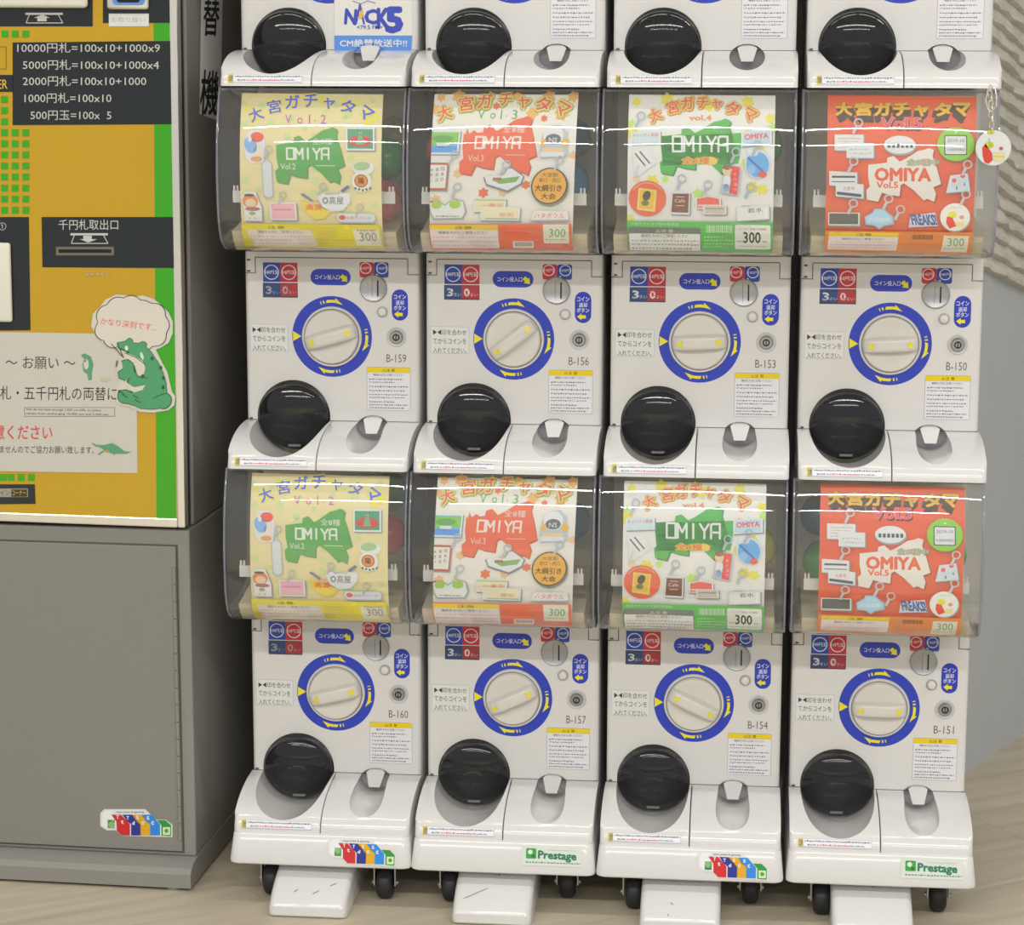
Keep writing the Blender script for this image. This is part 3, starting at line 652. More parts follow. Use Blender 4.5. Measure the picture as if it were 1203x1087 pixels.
    A.ell(660, 775, 74, 78, '6d6d62'); A.up(); A.ell(655, 768, 73, 76, '2f2a1c'); A.up(); A.ell(655, 768, 68, 71, 'e8ae36'); A.up(); A.text('大宮駅', 655, 722, 66, 17, '40341a', off=.01); A.text('東口・西口', 655, 744, 86, 17, '40341a'); A.text('大綱引き', 652, 777, 108, 27, '2b2413', off=.02); A.text('大会', 655, 812, 58, 24, '2b2413', off=.02)
    A.poly([(600, 875), (742, 875), (748, 915), (588, 918)], '98a0a6'); A.up(); A.poly([(600, 872), (738, 872), (743, 908), (590, 912)], 'e2e0dc'); A.up(); A.text('ハタボウル', 664, 892, 120, 22, 'c94238', off=.01)
    for x, y in ((285, 775), (475, 680), (690, 660), (262, 640)): hook(A, x, y, 1.2, '9fa6ac')
    A.up(); A.poly([(180, 932), (755, 925), (765, 1045), (188, 1045)], 'df6a45'); A.up(); A.poly([(182, 936), (458, 934), (468, 1038), (195, 1040)], 'd9d1d2'); A.up(); A.poly([(182, 936), (458, 934), (460, 956), (184, 958)], 'e2c730'); A.up(); A.text('注意', 320, 947, 70, 12, '57501e'); A.text('機械を大切にご使用ください', 320, 968, 200, 14, '66636a'); A.scrawl(196, 980, 460, 1036, 'c9a6ae', 3, 8)
    A.scrawl(475, 945, 630, 990, 'c9502c', 4, 12); A.rrect(522, 1003, 606, 1034, 4, 'c9c4be'); A.up()
    for i in range(18): A.rect(530+i*4, 1008, 532+i*4, 1026, '6c5c58')
    A.poly([(640, 930), (744, 928), (750, 1012), (648, 1012)], 'e0dccf'); A.up(); A.text('300', 700, 966, 66, 36, '4f9a58'); A.scrawl(655, 988, 740, 1004, '9fb09c', 1, 3)
    return A
def poster4():
    A = Art(uvT([(138, 400), (757, 403), (125, 1075), (740, 1080)]))
    A.poly([(138, 400), (757, 403), (740, 1080), (125, 1075)], 'e2e2df'); A.up()
    leafy(A, [(170, 430), (300, 420), (350, 440), (450, 418), (475, 440), (640, 430), (735, 500), (150, 560), (690, 640), (700, 800), (140, 930), (235, 770), (660, 790), (630, 690)], 'e2db52', 22); leafy(A, [(150, 520), (745, 540), (560, 640), (290, 760), (430, 820), (690, 700)], 'a8cb6a', 17); leafy(A, [(300, 735), (170, 760), (640, 560)], 'eed8b8', 14); A.up()
    TP = [(248, 486, -25, 1), (325, 452, -12, 1), (385, 436, -5, 1), (450, 432, 0, .9), (510, 440, 6, .75), (575, 455, 16, 1), (650, 484, 28, .95)]
    title(A, '大宮ガチャタマ', TP, 52, 'de5a58', 'f1dc82', .10, 'b08a2c'); A.text('vol.4', 440, 497, 92, 22, 'd88a52', off=.03)
    base = mp(268, 500, 600, 740); A.poly([(x+6, y+7) for x, y in base], '3e7a40'); A.up(); A.poly(base, '45a046'); A.poly([(270, 575), (620, 560), (600, 690), (280, 700)], '45a046'); A.up()
    block_word(A, 320, 576, 560, 640, 'f2f6f0', 9)
    A.text('全8種', 426, 678, 128, 30, 'f1d060', off=.09); A.up(); A.text('全8種', 420, 678, 112, 28, 'd06a30', off=.02); A.ell(494, 680, 17, 16, 'e9d060'); A.up(); A.text('!', 514, 678, 5, 28, 'd06a30')
    card(A, quad(145, 552, 272, 606, 6), 'cfe2ea'); A.text('チャリティ歌謡', 208, 572, 108, 15, 'c64a4a', rot=-.05); A.poly([(150, 630), (230, 620), (255, 690), (180, 745), (160, 740)], 'c9cdd0'); A.up(); A.poly([(155, 640), (215, 632), (240, 686), (170, 715)], 'e9e9e6'); A.up(); A.line([(165, 650), (205, 700)], 7, '66666a'); A.line([(185, 642), (225, 690)], 7, '66666a'); A.line([(178, 700), (165, 745)], 12, 'b9bdc2')
    card(A, quad(612, 545, 740, 606, 12), 'bcd9ea'); A.text('OMIYA', 676, 574, 100, 22, 'cc4a4e', rot=-.08, off=.04)
    A.ell(680, 690, 56, 62, 'c9d6e0'); A.up(); A.ell(680, 693, 48, 54, '62a5dc'); A.up(); A.ell(660, 640, 24, 20, 'e7ecef'); A.ell(700, 735, 18, 14, 'd5544a'); A.line([(640, 665), (700, 720)], 9, '2f6aa8'); A.ell(655, 715, 16, 20, '8fc4ea')
    A.ell(215, 842, 79, 77, 'e2623a'); A.up(); A.poly([(178, 796), (255, 806), (246, 900), (170, 890)], 'f0dd7a'); A.up(); A.poly([(186, 804), (247, 812), (239, 890), (178, 882)], 'e8bf30'); A.up(); A.ell(212, 830, 16, 22, '3b3a30', a=.4); A.ell(205, 862, 16, 12, '5a6a3a'); A.ring(215, 842, 72, 70, 5, 'f2a888', 20, -2.6, -.6)
    card(A, [(318, 812), (396, 812), (392, 910), (310, 908)], '6b3a2c'); A.text('Cafe', 352, 850, 44, 15, 'e7d2b8'); A.rect(335, 832, 372, 835, 'd8b89c'); A.rect(335, 870, 372, 873, 'd8b89c')
    card(A, [(418, 838), (470, 828), (524, 838), (526, 884), (418, 884)], 'd4544c'); A.rect(428, 866, 515, 874, 'e9c8c0'); card(A, quad(450, 868, 548, 908), 'b0aaa2'); A.rect(460, 880, 535, 886, '8a847c')
    A.poly([(575, 695), (612, 705), (598, 830), (520, 815), (545, 730), (530, 700)], 'a0a8ae'); A.up(); A.poly([(570, 700), (606, 706), (592, 824), (560, 815)], 'd4403c'); A.ell(552, 720, 20, 22, 'e6c9a8'); A.ell(552, 705, 20, 12, '8a5a48'); A.ell(552, 765, 18, 26, 'e6eaec'); A.ell(548, 792, 12, 16, '6d96c8'); A.up(); 
    for j, ch in enumerate('オハヨウ'): A.text(ch, 585, 735+j*22, 13, 14, 'f2e4dc')
    card(A, quad(592, 868, 728, 926, 10), 'e6e7e8'); A.text('若水', 668, 888, 62, 20, '3a3a3c', rot=-.1); A.scrawl(612, 866, 655, 874, '707078', 1, 5)
    for x, y in ((362, 755), (472, 780), (650, 790), (190, 490), (590, 640), (680, 610)): hook(A, x, y, 1.3, '9aa3ad')
    A.up(); A.poly([(128, 940), (745, 940), (740, 1080), (125, 1075)], '52a84e'); A.up(); A.text('大宮ガチャタマ製作委員会', 245, 952, 205, 13, 'b6dcb0'); A.rrect(130, 966, 440, 1074, 12, '66706a'); A.up(); A.rect(135, 994, 436, 1073, 'd4d4d2'); A.up(); A.text('△注 意', 285, 982, 76, 15, 'd8dcd8'); A.text('機械を大切にご使用ください', 285, 1004, 200, 14, '5c5c60'); A.scrawl(145, 1018, 430, 1070, '8c8c92', 3, 8)
    for i in range(19): A.rect(462+i*6, 955, 464.5+i*6+(i % 3), 988, 'bfe0b8')
    A.scrawl(452, 1000, 575, 1060, '8cc886', 4, 11); A.rrect(583, 952, 733, 1062, 8, 'dfe2dc'); A.up(); A.text('300', 655, 1008, 72, 48, '2c302c', off=.02); A.text('メーカー希望小売価格', 658, 970, 116, 10, '6c706c'); A.scrawl(592, 1020, 615, 1032, '707470', 1, 3); A.scrawl(700, 1020, 722, 1032, '707470', 1, 3); A.scrawl(600, 1042, 715, 1054, 'a0a4a0', 1, 3)
    return A
def poster5():
    A = Art(uvT([(165, 380), (728, 385), (155, 1022), (712, 1030)]))
    A.poly([(165, 380), (728, 385), (712, 1030), (155, 1022)], 'dc5a30'); A.up()
    rd = random.Random(4)
    for _ in range(26): x, y = rd.uniform(185, 690), rd.uniform(400, 900); A.ring(x, y, 26, 26, 4, 'dd5f3c', 12, rd.uniform(0, 6), rd.uniform(6.5, 9))
    A.up()
    xs = [(225, 1), (300, 1), (372, 1), (445, 1), (520, .8), (600, 1), (672, 1)]
    for k in range(4):
        for ch, (x, s) in zip('大宮ガチャタマ', xs): A.text(ch, x+(450-x)*.02*k, 436+9*k+(6 if s < 1 else 0), 60*s, 50*s, '3a2820', 0, .075)
        A.up()
    for ch, (x, s) in zip('大宮ガチャタマ', xs): A.text(ch, x, 436+(6 if s < 1 else 0), 60*s, 50*s, 'e9b92c', 0, .055)
    A.text('Vol.5', 448, 500, 150, 42, '5a2820', off=.04); A.up(); A.text('Vol.5', 443, 492, 150, 42, 'e79aa0', off=.055); A.up(); A.text('Vol.5', 443, 492, 150, 42, 'd0404a', off=.01); A.up()
    base = mp(310, 590, 592, 808); A.poly([(x+6, y+7) for x, y in base], '9a4430'); A.up(); A.poly(base, 'e0ddd6'); A.up(); A.text('OMIYA', 448, 698, 208, 50, 'dc5a30', off=.05); A.text('Vol.5', 390, 740, 80, 24, 'dc5a30', off=.03)
    A.text('全8種中', 523, 648, 120, 26, '6f9a78', off=.08); A.up(); A.text('全8種中', 523, 648, 116, 24, 'e8b8a0', off=.01)
    card(A, quad(190, 538, 300, 602), 'e3e3e0'); A.scrawl(204, 548, 290, 596, 'a8a4a0', 4, 3); card(A, quad(235, 572, 338, 632), 'd9dde0'); A.scrawl(248, 590, 330, 622, 'a8b0ac', 2, 5)
    A.ell(438, 584, 62, 38, '8d9298'); A.up(); A.ell(436, 578, 60, 36, 'd9dddd'); A.up(); A.rect(384, 570, 488, 592, 'c6cdd2'); A.up()
    for i in range(6): A.rect(390+i*17, 574, 401+i*17, 590, '44484e')
    A.ell(648, 577, 71, 69, '6c7c34'); A.up(); A.ell(647, 574, 70, 68, '7fb82e'); A.up(); A.rrect(603, 538, 689, 618, 6, '3c4048'); A.up(); A.rrect(607, 542, 685, 614, 5, 'dfe2e6'); A.up(); A.text('2019-10', 646, 560, 64, 14, '4a4e54'); A.text('大宮駅改築記', 646, 596, 70, 12, '4a4e54'); A.ell(648, 526, 5, 4, 'cfd6c8')
    card(A, quad(170, 690, 276, 748, -5), 'd6d8da'); A.rect(180, 704, 268, 712, '3c4450'); A.rect(180, 726, 268, 730, '5c646c'); card(A, quad(195, 738, 300, 795, -8), 'dcdedf'); A.text('大宮号', 244, 755, 44, 15, 'a8682e'); A.poly([(200, 768), (292, 778), (292, 790), (200, 780)], '3c4a66')
    card(A, [(625, 700), (690, 690), (700, 760), (610, 770)], 'd6e0ea'); A.ell(640, 720, 9, 9, 'd8605c'); A.ell(672, 702, 9, 8, 'd8605c'); A.text('1', 650, 750, 5, 14, '4a5a8a'); A.text('4', 678, 735, 10, 14, '4a5a8a'); A.line([(615, 745), (695, 720)], 2, 'a0b0c0')
    A.poly([(172, 858), (290, 858), (290, 912), (172, 912)], '8d8d8a'); A.up(); A.rect(168, 853, 286, 906, 'dddcd6'); A.up(); A.rect(172, 857, 281, 901, '474e48')
    A.poly([(305, 870), (335, 850), (340, 835), (380, 835), (392, 850), (415, 868), (418, 900), (380, 908), (362, 922), (345, 908), (308, 902)], '8fa0ae'); A.up(); A.poly([(310, 872), (337, 854), (343, 840), (377, 840), (388, 854), (410, 870), (412, 896), (378, 903), (362, 914), (345, 903), (312, 898)], 'a9cde2'); A.up(); A.text('大宮国際', 361, 880, 84, 18, 'e9f2f8', off=.02)
    A.poly([(478, 862), (570, 850), (582, 905), (472, 912)], 'c3cad6'); A.up(); A.text('FREAKS!', 528, 880, 92, 40, '27356e', off=.05, skew=-.25); A.up(); A.text('FREAKS!', 527, 879, 90, 38, '3d5aa0', off=.01, skew=-.25)
    A.ell(648, 872, 57, 59, '9a8c80'); A.up(); A.ell(645, 868, 56, 57, 'dcdcd8'); A.up(); A.poly([(615, 865), (635, 868), (650, 905), (625, 915), (612, 890)], 'cc4230'); A.ell(635, 858, 16, 14, 'd0c83a'); A.poly([(645, 888), (680, 882), (678, 905), (650, 908)], 'e2dca0'); A.ell(670, 868, 9, 8, 'd88a7c'); A.text('おおみや', 648, 828, 44, 8, 'a8a860')
    for x, y in ((280, 490), (262, 645), (262, 815), (690, 655), (685, 775), (395, 795), (440, 838)): hook(A, x, y, 1.2, 'a8abae')
    A.up(); A.poly([(158, 928), (716, 930), (712, 1030), (155, 1022)], 'd8833c'); A.up(); A.poly([(172, 935), (435, 937), (430, 1012), (168, 1008)], 'd9d1d0'); A.up(); A.poly([(172, 933), (435, 935), (435, 953), (172, 951)], 'e0c62c'); A.up(); A.text('注意', 304, 943, 60, 11, '57501e'); A.text('機械を大切にご使用ください', 300, 962, 160, 10, '66636a'); A.scrawl(180, 970, 425, 1006, 'c9a0a4', 3, 8)
    for i in range(16): A.rect(487+i*5, 942, 489+i*5+(i % 3)*.6, 962, '6c4a34')
    A.scrawl(450, 975, 585, 1010, 'c4743a', 3, 21); A.poly([(605, 944), (700, 945), (696, 1018), (598, 1014)], 'dfd9c8'); A.up(); A.text('300', 652, 972, 62, 34, '5a9a66'); A.scrawl(608, 992, 690, 1008, 'a8b8a0', 1, 3)
    return A
CUTZ = [z for z, y in CP if .14 < z < .37]
def WV(k, seed): return .0009*sin((-.1035+.207*k/12)*60+seed)
XCUT = [-.1035+.207*k/12 for k in range(1, 12)]
def psurf(seed, lean=0):
    def S(x, z, o):
        u = max(0, min(11.999, (x+.1035)/.207*12)); k = int(u); f = u-k
        w = WV(k, seed)*(1-f)+WV(k+1, seed)*f
        return (x+lean*(z-.25), case_y(max(z, .1405), .0075)+w-o, z)
    return S
POFF = {(2, 1): (-.0035, 0), (2, 2): (-.003, .0), (2, 3): (0, 0), (2, 4): (-.0015, .0), (3, 1): (.002, 0), (3, 2): (.0, 0), (3, 3): (-.001, 0), (3, 4): (.002, 0)}
DESC = {1: 'pale yellow Vol.2 poster with a green map shape', 2: 'white Vol.3 poster with an orange-red map shape', 3: 'white Vol.4 poster with a green map and green foot band', 4: 'orange-red Vol.5 poster with a white map shape'}
for c, fn in ((1, poster2), (2, poster3), (3, poster4), (4, poster5)):
    art = fn(); S = psurf(c*1.7, .03 if c == 2 else 0)
    base = bmesh.new(); g = [.1405]+sorted(CUTZ)+[.366]; g = sorted(set([.143]+[z for z in g if z > .143])); rows = []
    for z in g:
        rows.append([base.verts.new(S(-.1035+.207*i/12, z, 0)) for i in range(13)])
    for a, b in zip(rows, rows[1:]):
        for i in range(12): base.faces.new((a[i], a[i+1], b[i+1], b[i]))
    ret = bmesh.ops.solidify(base, geom=base.faces[:], thickness=-.0004)
    root = obj('poster', base, M['paper'])
    pr = art.build('printed_picture', S, root, cuts=CUTZ, step=.00013, xcuts=XCUT, gain=1.42)
    # flat print sits just in front of the sheet all along its waves
    first = True
    for r in (2, 3):
        o = root if first else dup(root, (0, 0, 0)); first = False
        dx, dz = POFF[r, c]; o.location = (PX[c]+dx, PY[c], PZ[r]+dz)
        tag(o, f'{DESC[c]}, {ROWN[r]} row case', 'poster', 'capsule toy posters')

# ================================================================== toy capsules in the clear cases
CC = {'green': h('2f9a44'), 'red': h('c8404a'), 'yellow': h('c3bb3a'), 'blue': h('3a7fae'), 'teal': h('2c5f72')}
caps = {}
cm = {k: mat('capsule_'+k, v, .15, noise=.03) for k, v in CC.items()}
lidm = clear_mat('capsule_lid', (.85, .9, .85), 2.0, .04, .35, (.6, .65, .6))
def capsule(col, loc, tilt, label):
    if col not in caps:
        rad = .031
        pr = [(rad*cos(a), -rad*sin(a)) for a in [PI2*i/8 for i in range(0, 9)]]; pr[-1] = (0, pr[-1][1])
        root = obj('toy_capsule', lathe_y([(rad*.96, .0008), (rad*1.04, .0008), (rad*1.04, -.003)]+pr[1:], n=28), cm[col], smooth=50)
        pr2 = [(rad*.99*cos(a), rad*.99*sin(a)+.001) for a in [PI2*i/8 for i in range(0, 9)]]; pr2[-1] = (0, pr2[-1][1])
        obj('clear_lid', lathe_y(pr2, n=28), lidm, root, smooth=50); caps[col] = root; o = root
    else: o = dup(caps[col], (0, 0, 0))
    o.location = loc; o.rotation_euler = tilt
    return tag(o, label, 'toy capsule', 'toy capsules in the clear cases')
def cap(r, c, col, x, y, z, tilt, where):
    capsule(col, (PX[c]+x, PY[c]+y, PZ[r]+z), tilt, f'{col} toy capsule {where}, {ROWN[r]} row, {COLN[c]} column')
V = [ # row, col, colour, x, y, z, tilt, where
 (2, 1, 'green', .088, -.030, .270, (0, 0, .4), 'right of the poster'),
 (2, 1, 'yellow', .088, .045, .300, (0, 0, 2), 'highest, behind the green one'),
 (2, 1, 'red', .086, -.066, .2095, (0, 0, .2), 'low at the right, under the green one'),
 (2, 2, 'red', -.094, -.055, .285, (.3, 0, -.4), 'left of the poster'),
 (2, 2, 'blue', .085, -.045, .236, (0, 0, .5), 'lower of two at the right'),
 (2, 2, 'teal', .085, -.015, .300, (0, .5, .4), 'upper of two at the right'),
 (2, 3, 'green', .086, .000, .292, (0, 0, .4), 'right of the poster'),
 (3, 1, 'yellow', -.095, -.03, .262, (0, 0, -.5), 'left of the poster'),
 (3, 1, 'red', .088, -.045, .262, (0, .6, .4), 'right of the poster, in front'),
 (3, 1, 'green', .080, .035, .315, (0, 0, .9), 'right of the poster, behind'),
 (3, 2, 'green', -.094, -.04, .245, (.3, 0, -.4), 'left of the poster'),
 (3, 2, 'teal', .088, -.02, .285, (.3, 0, .4), 'right of the poster'),
 (3, 3, 'yellow', .088, -.045, .256, (0, .3, .5), 'right of the poster'),
 (3, 4, 'green', .088, -.045, .250, (.2, .3, .5), 'lower of two at the right'),
 (3, 4, 'red', .086, -.01, .307, (0, .8, .5), 'upper of two at the right'),
 (3, 4, 'teal', -.096, -.015, .300, (0, .4, -.6), 'upper of two at the left'),
 (3, 4, 'green', -.092, -.045, .236, (0, .2, -.6), 'lower of two at the left'),
]
for v in V: cap(*v)
# ================================================================== bases with castors and step foot
ZB = -.741
def rainbow(A, X, Y, k=1.0):
    """sticker outline of coloured boxes; X, Y place the top-left in close-up units (130 px wide = 830 units)"""
    f = lambda pts: [(X+x*k, Y+y*k) for x, y in pts]
    A.poly(f([(165, 330), (205, 285), (655, 285), (770, 400), (880, 400), (950, 455), (950, 590), (400, 575), (335, 515), (235, 515), (165, 470)]), 'd8dad6'); A.up()
    A.poly(f([(190, 340), (225, 300), (320, 300), (285, 345), (340, 430), (340, 500), (240, 500), (190, 460)]), 'e6ecea')
    A.rect(*f([(245, 400)])[0], *f([(325, 495)])[0], '4f9e6e')
    for i, (x, c) in enumerate(((285, 'c8262a'), (405, '2a2f8e'), (505, 'd8a51c'), (612, '2a86dc'))):
        w = 108; A.poly(f([(x, 345), (x+w, 345), (x+w+95, 450), (x+w+95, 572), (x+95+(20 if i == 0 else 0), 572), (x+60 if i == 0 else x+95, 520 if i == 0 else 450), (x+55, 420)]), c)
    A.poly(f([(780, 405), (875, 405), (935, 460), (935, 580), (830, 575), (830, 460)]), '2f8e3a'); A.up()
    A.ell(*f([(285, 445)])[0], 26*k, 24*k, '7cc04a'); A.rect(*f([(845, 480)])[0], *f([(925, 565)])[0], 'cfe2b8'); A.up(); A.ell(*f([(885, 520)])[0], 22*k, 22*k, '4f9a2c')
    for ch, x, y in (('T', 355, 370), ('T', 465, 380), ('S', 570, 375), ('S', 685, 380), ('t', 405, 425), ('d', 525, 435), ('o', 630, 435), ('c', 735, 435)):
        A.text(ch, X+x*k, Y+y*k, 26*k, 36*k, 'e8ecf2', off=.04)
    A.text('toys prize & gaming', X+490*k, Y+318*k, 300*k, 20*k, '5a6a9a', off=.02)
def base_unit():
    t = thing('machine_base', None, 'machine base')
    # local z = 0 is the floor
    zt = ZB-FLOOR; zb = zt-.048
    bm = bmesh.new()
    def ring(z, hw, yf, rc=.013):
        p = [(-hw, .30), (-hw, yf+rc)]+[(-hw+rc-rc*cos(PI2*i/5), yf+rc-rc*sin(PI2*i/5)) for i in range(1, 5)]+[(-hw+rc, yf), (hw-rc, yf)]
        p += [(hw-rc+rc*sin(PI2*i/5), yf+rc-rc*cos(PI2*i/5)) for i in range(1, 5)]+[(hw, yf+rc), (hw, .30)]
        return [bm.verts.new((x, y, z)) for x, y in p]
    L_ = [ring(zb, .1375, -.153), ring(zb+.002, .1392, -.1555), ring(zb+.006, .1395, -.156), ring(zt-.004, .1355, -.147), ring(zt, .134, -.144)]
    for p, q in zip(L_, L_[1:]):
        for i in range(len(p)): bm.faces.new((p[i], p[(i+1) % len(p)], q[(i+1) % len(p)], q[i]))
    bm.faces.new(L_[0][::-1]); bm.faces.new(L_[-1])
    obj('skirt', bm, M['apron'], t, smooth=35)
    # step foot
    pr = [(-.196, .001), (-.199, .004), (-.199, .017), (-.194, .022), (-.180, .032), (-.160, .042), (-.135, .051), (-.10, .059), (-.02, .064), (.02, .064), (.02, .001)]
    bm = bmesh.new(); rr = .010; cols = []
    for sd in (0, 1):
        for k in range(5):
            a = PI2*(k if sd == 0 else 4-k)/4; ins = rr*(1-sin(a)); dx = rr*(1-cos(a))
            x = -.0715+dx if sd == 0 else .0475-dx
            cols.append([bm.verts.new((x, y+(ins if y < -.15 else 0)*(1 if z < .03 else .4), max(.001, z-(ins if z > .012 else 0)))) for y, z in pr])
    m_ = len(pr)
    for a, b in zip(cols, cols[1:]):
        for k in range(m_): bm.faces.new((a[k], a[(k+1) % m_], b[(k+1) % m_], b[k]))
    bm.faces.new(cols[0]); bm.faces.new(cols[-1][::-1])
    obj('step_foot', bm, M['apron'], t, smooth=35)
    for x in (-.084, .092):
        for y in (-.098, .25):
            w = bmesh.new(); lathe_y([(.006, -.012), (.019, -.012), (.0235, -.009), (.025, -.004), (.025, .004), (.0235, .009), (.019, .012), (.006, .012)], n=28, bm=w)
            xform(w, Matrix.Translation((x, y, .025)) @ Matrix.Rotation(PI2, 4, 'Z'))
            cw = obj('castor', w, M['rubber'], t, smooth=40)
            bm = bmesh.new()
            for s in (-1, 1): box(bm, x+s*.016-.001, x+s*.016+.001, y-.010, y+.010, .022, .066)
            for s in (-1, 1):
                c_ = lathe_y([(0, -.002), (.004, -.002), (.004, .002), (0, .002)], n=12); xform(c_, Matrix.Translation((x+s*.018, y, .025)) @ Matrix.Rotation(PI2, 4, 'Z'))
                mtmp = bpy.data.meshes.new('q'); c_.to_mesh(mtmp); c_.free(); bm.from_mesh(mtmp); bpy.data.meshes.remove(mtmp)
            box(bm, x-.018, x+.018, y-.012, y+.014, .060, .066)
            obj('fork', bm, M['metal'], cw)
    return t
bp = base_unit(); bases = {}
for c in (1, 2, 3, 4):
    o = bp if c == 1 else dup(bp, (0, 0, 0)); o.location = (PX[c], PY[c], FLOOR); bases[c] = o
    tag(o, {1: 'white machine base on castors with a rainbow box sticker, leftmost column', 2: 'white machine base on castors with green script sticker, second column, scuffed step',
            3: 'white machine base on castors with a rainbow box sticker, third column', 4: 'white machine base on castors with green script sticker, rightmost column'}[c], 'machine base', 'castor bases under the columns')
for c, dy in ((2, .035), (3, .04), (4, .03)):      # these front right castors have swivelled inwards
    ch = [k for k in bases[c].children if k.name.split('.')[0] == 'castor'][2]
    ch.location.y += dy
zt = ZB-FLOOR
def skirt_s(x, z, o): return (x, -.147-.009*max(0, min(1, (zt-.004-z)/.038))-.0007-o, z)
for c in (1, 3):
    A = Art(lambda x, y: (.012+(x-165)*.0001335, zt-.0035-(y-285)*.000128)); rainbow(A, 0, 0)
    A.build('sticker', skirt_s, bases[c])['label'] = 'sticker of coloured boxes'
for c in (2, 4):
    A = Art(lambda x, y: (.030+(x-590)*.00035, zt-.006-(y-705)*.00034))
    A.rect(588, 704, 845, 786, 'd3d9d2'); A.up(); A.rrect(606, 712, 650, 756, 5, '3f9a48'); A.up(); A.ell(624, 728, 10, 10, 'd8e8c8'); A.ell(637, 745, 8, 6, '1f6a30')
    A.text('Prestage', 740, 744, 162, 42, '1e7a5a', off=.045, rot=.02); A.scrawl(606, 764, 840, 780, '5f8f78', 1, 3, .4); A.scrawl(700, 714, 820, 722, '8fb0a0', 1, 4, .4)
    A.build('sticker', skirt_s, bases[c])['label'] = 'green lettered sticker'
# scuffs on the step feet
def foot_s(x, z, o):      # here z carries the y position on the sloping top
    pr = [(-.194, .022), (-.180, .032), (-.160, .042), (-.135, .051), (-.10, .059)]
    for (ya, za), (yb, zb) in zip(pr, pr[1:]):
        if ya <= z <= yb: hgt = za+(zb-za)*(z-ya)/(yb-ya); break
    else: hgt = .059
    return (x, z, hgt+.0006+o)
SCUFF = {1: [((-.035, -.178), (-.030, -.174)), ((-.006, -.180), (.002, -.175)), ((.018, -.165), (.026, -.160))], 2: [((-.055, -.178), (-.022, -.158)), ((-.008, -.130), (-.007, -.118))], 3: [((-.026, -.172), (-.023, -.175)), ((-.030, -.190), (-.029, -.192))], 4: [((-.010, -.125), (-.009, -.119))]}
for c, ls in SCUFF.items():
    A = Art()
    for a, b in ls: A.line([a, b], .0014, '8d8d8c')
    A.build('scuff_marks', foot_s, bases[c])

# ================================================================== grey lower cabinet and change machine at the left
YAW = -2.2
CR = (-.212, -.066)
cab = thing('metal_cabinet', 'grey steel floor cabinet with a hinged door under the change machine', 'cabinet', (CR[0], CR[1], FLOOR), (0, 0, R(YAW)))
TOPZ = -.292-FLOOR; PLZ = .043
obj('body', B(-.62, 0, 0, .52, PLZ, TOPZ, bev=.003), M['grey'], cab)
pr = [(.52, .005), (.52, PLZ), (.002, PLZ), (-.018, PLZ-.002), (-.034, PLZ-.008), (-.0405, PLZ-.016), (-.0405, .005)]
obj('plinth', prism(pr, -.62, .002), M['grey'], cab, smooth=25)
bm = bmesh.new()
for x in (-.58, -.03):
    for y in (-.02, .48): 
        l_ = lathe_y([(0, -.0055), (.016, -.0055), (.016, 0), (0, 0)], n=16); xform(l_, Matrix.Translation((x, y, 0)) @ Matrix.Rotation(-PI2, 4, 'X'))
        mt_ = bpy.data.meshes.new('q'); l_.to_mesh(mt_); l_.free(); bm.from_mesh(mt_); bpy.data.meshes.remove(mt_)
obj('levelling_feet', bm, M['metal'], cab)
bpy.context.view_layer.update()
cm_ = cab.matrix_world.copy()
def cpx(u, v, y=0): return pix(u, v, cm_, y)
dx1 = cpx(206, 642)[0]; dz1 = cpx(206, 642)[1]; dx2, dz0 = cpx(216, 1000)
dxr = (dx1+dx2)/2
bm = bmesh.new(); box(bm, -.60, dxr+.0025, -.0008, .001, dz0-.003, dz1+.0025)
obj('door_gap', bm, M['groove'], cab)
door = obj('door', B(-.597, dxr, -.004, -.0005, dz0, dz1, bev=.0012), mat('door_paint', h('888680'), .5, noise=.03, scale=90, bump=.05), cab)
bm = bmesh.new(); hx = dxr-.006; n = 16
for i in range(n):
    za = dz0+.02+(dz1-dz0-.05)*i/n; zb_ = dz0+.02+(dz1-dz0-.05)*(i+1)/n-.0012
    l_ = lathe_y([(0, 0), (.0028, 0), (.0028, zb_-za), (0, zb_-za)], n=10); xform(l_, Matrix.Translation((hx+.003, -.0045, za)) @ Matrix.Rotation(PI2, 4, 'X') @ Matrix.Diagonal((1, 1, 1, 1)))
    mt_ = bpy.data.meshes.new('q'); l_.to_mesh(mt_); l_.free(); bm.from_mesh(mt_); bpy.data.meshes.remove(mt_)
obj('piano_hinge', bm, M['grey'], door, smooth=40)
A = Art(lambda x, y: cpx(100+x*130/1203, 920+y*80/740, -.0042)); rainbow(A, 0, 0); A.build('sticker', front(-.0042), cab)['label'] = 'sticker of coloured boxes'

UZ = cpx(223, 619, .012)[1]-0     # underside of the change machine, in cabinet space
chg = thing('change_machine', 'yellow and green change machine with a black price panel and chrome frame', 'change machine', (CR[0], CR[1], FLOOR+TOPZ), (0, R(.35), R(YAW)))
bpy.context.view_layer.update(); gm = chg.matrix_world.copy()
FY = -.012    # printed face plane in machine space
def gx(u, v, y=None): return pix(u, v, gm, FY if y is None else y)
UT = 1.05
obj('case', B(-.62, -.001, .030, .52, .0015, UT, bev=.003), M['dgrey'], chg)
obj('door_edge', B(-.618, -.0055, .008, .0305, .0045, UT-.002, bev=.002), M['black2'], chg)
fxr = (gx(214, 300)[0]+gx(216, 610)[0])/2; fb = gx(100, 614)[1]
pxr = gx(203, 300)[0]; pzb = gx(150, 608)[1]+.001
obj('trim_rail', B(pxr, fxr, -.0130, .0085, fb-.003, UT-.01, bev=.0025), M['chrome'], chg)['label'] = 'chrome upright trim'
obj('trim_sill', B(-.62, pxr, -.0128, .0085, fb-.003, pzb, bev=.002), M['chrome'], chg)['label'] = 'chrome bottom trim'
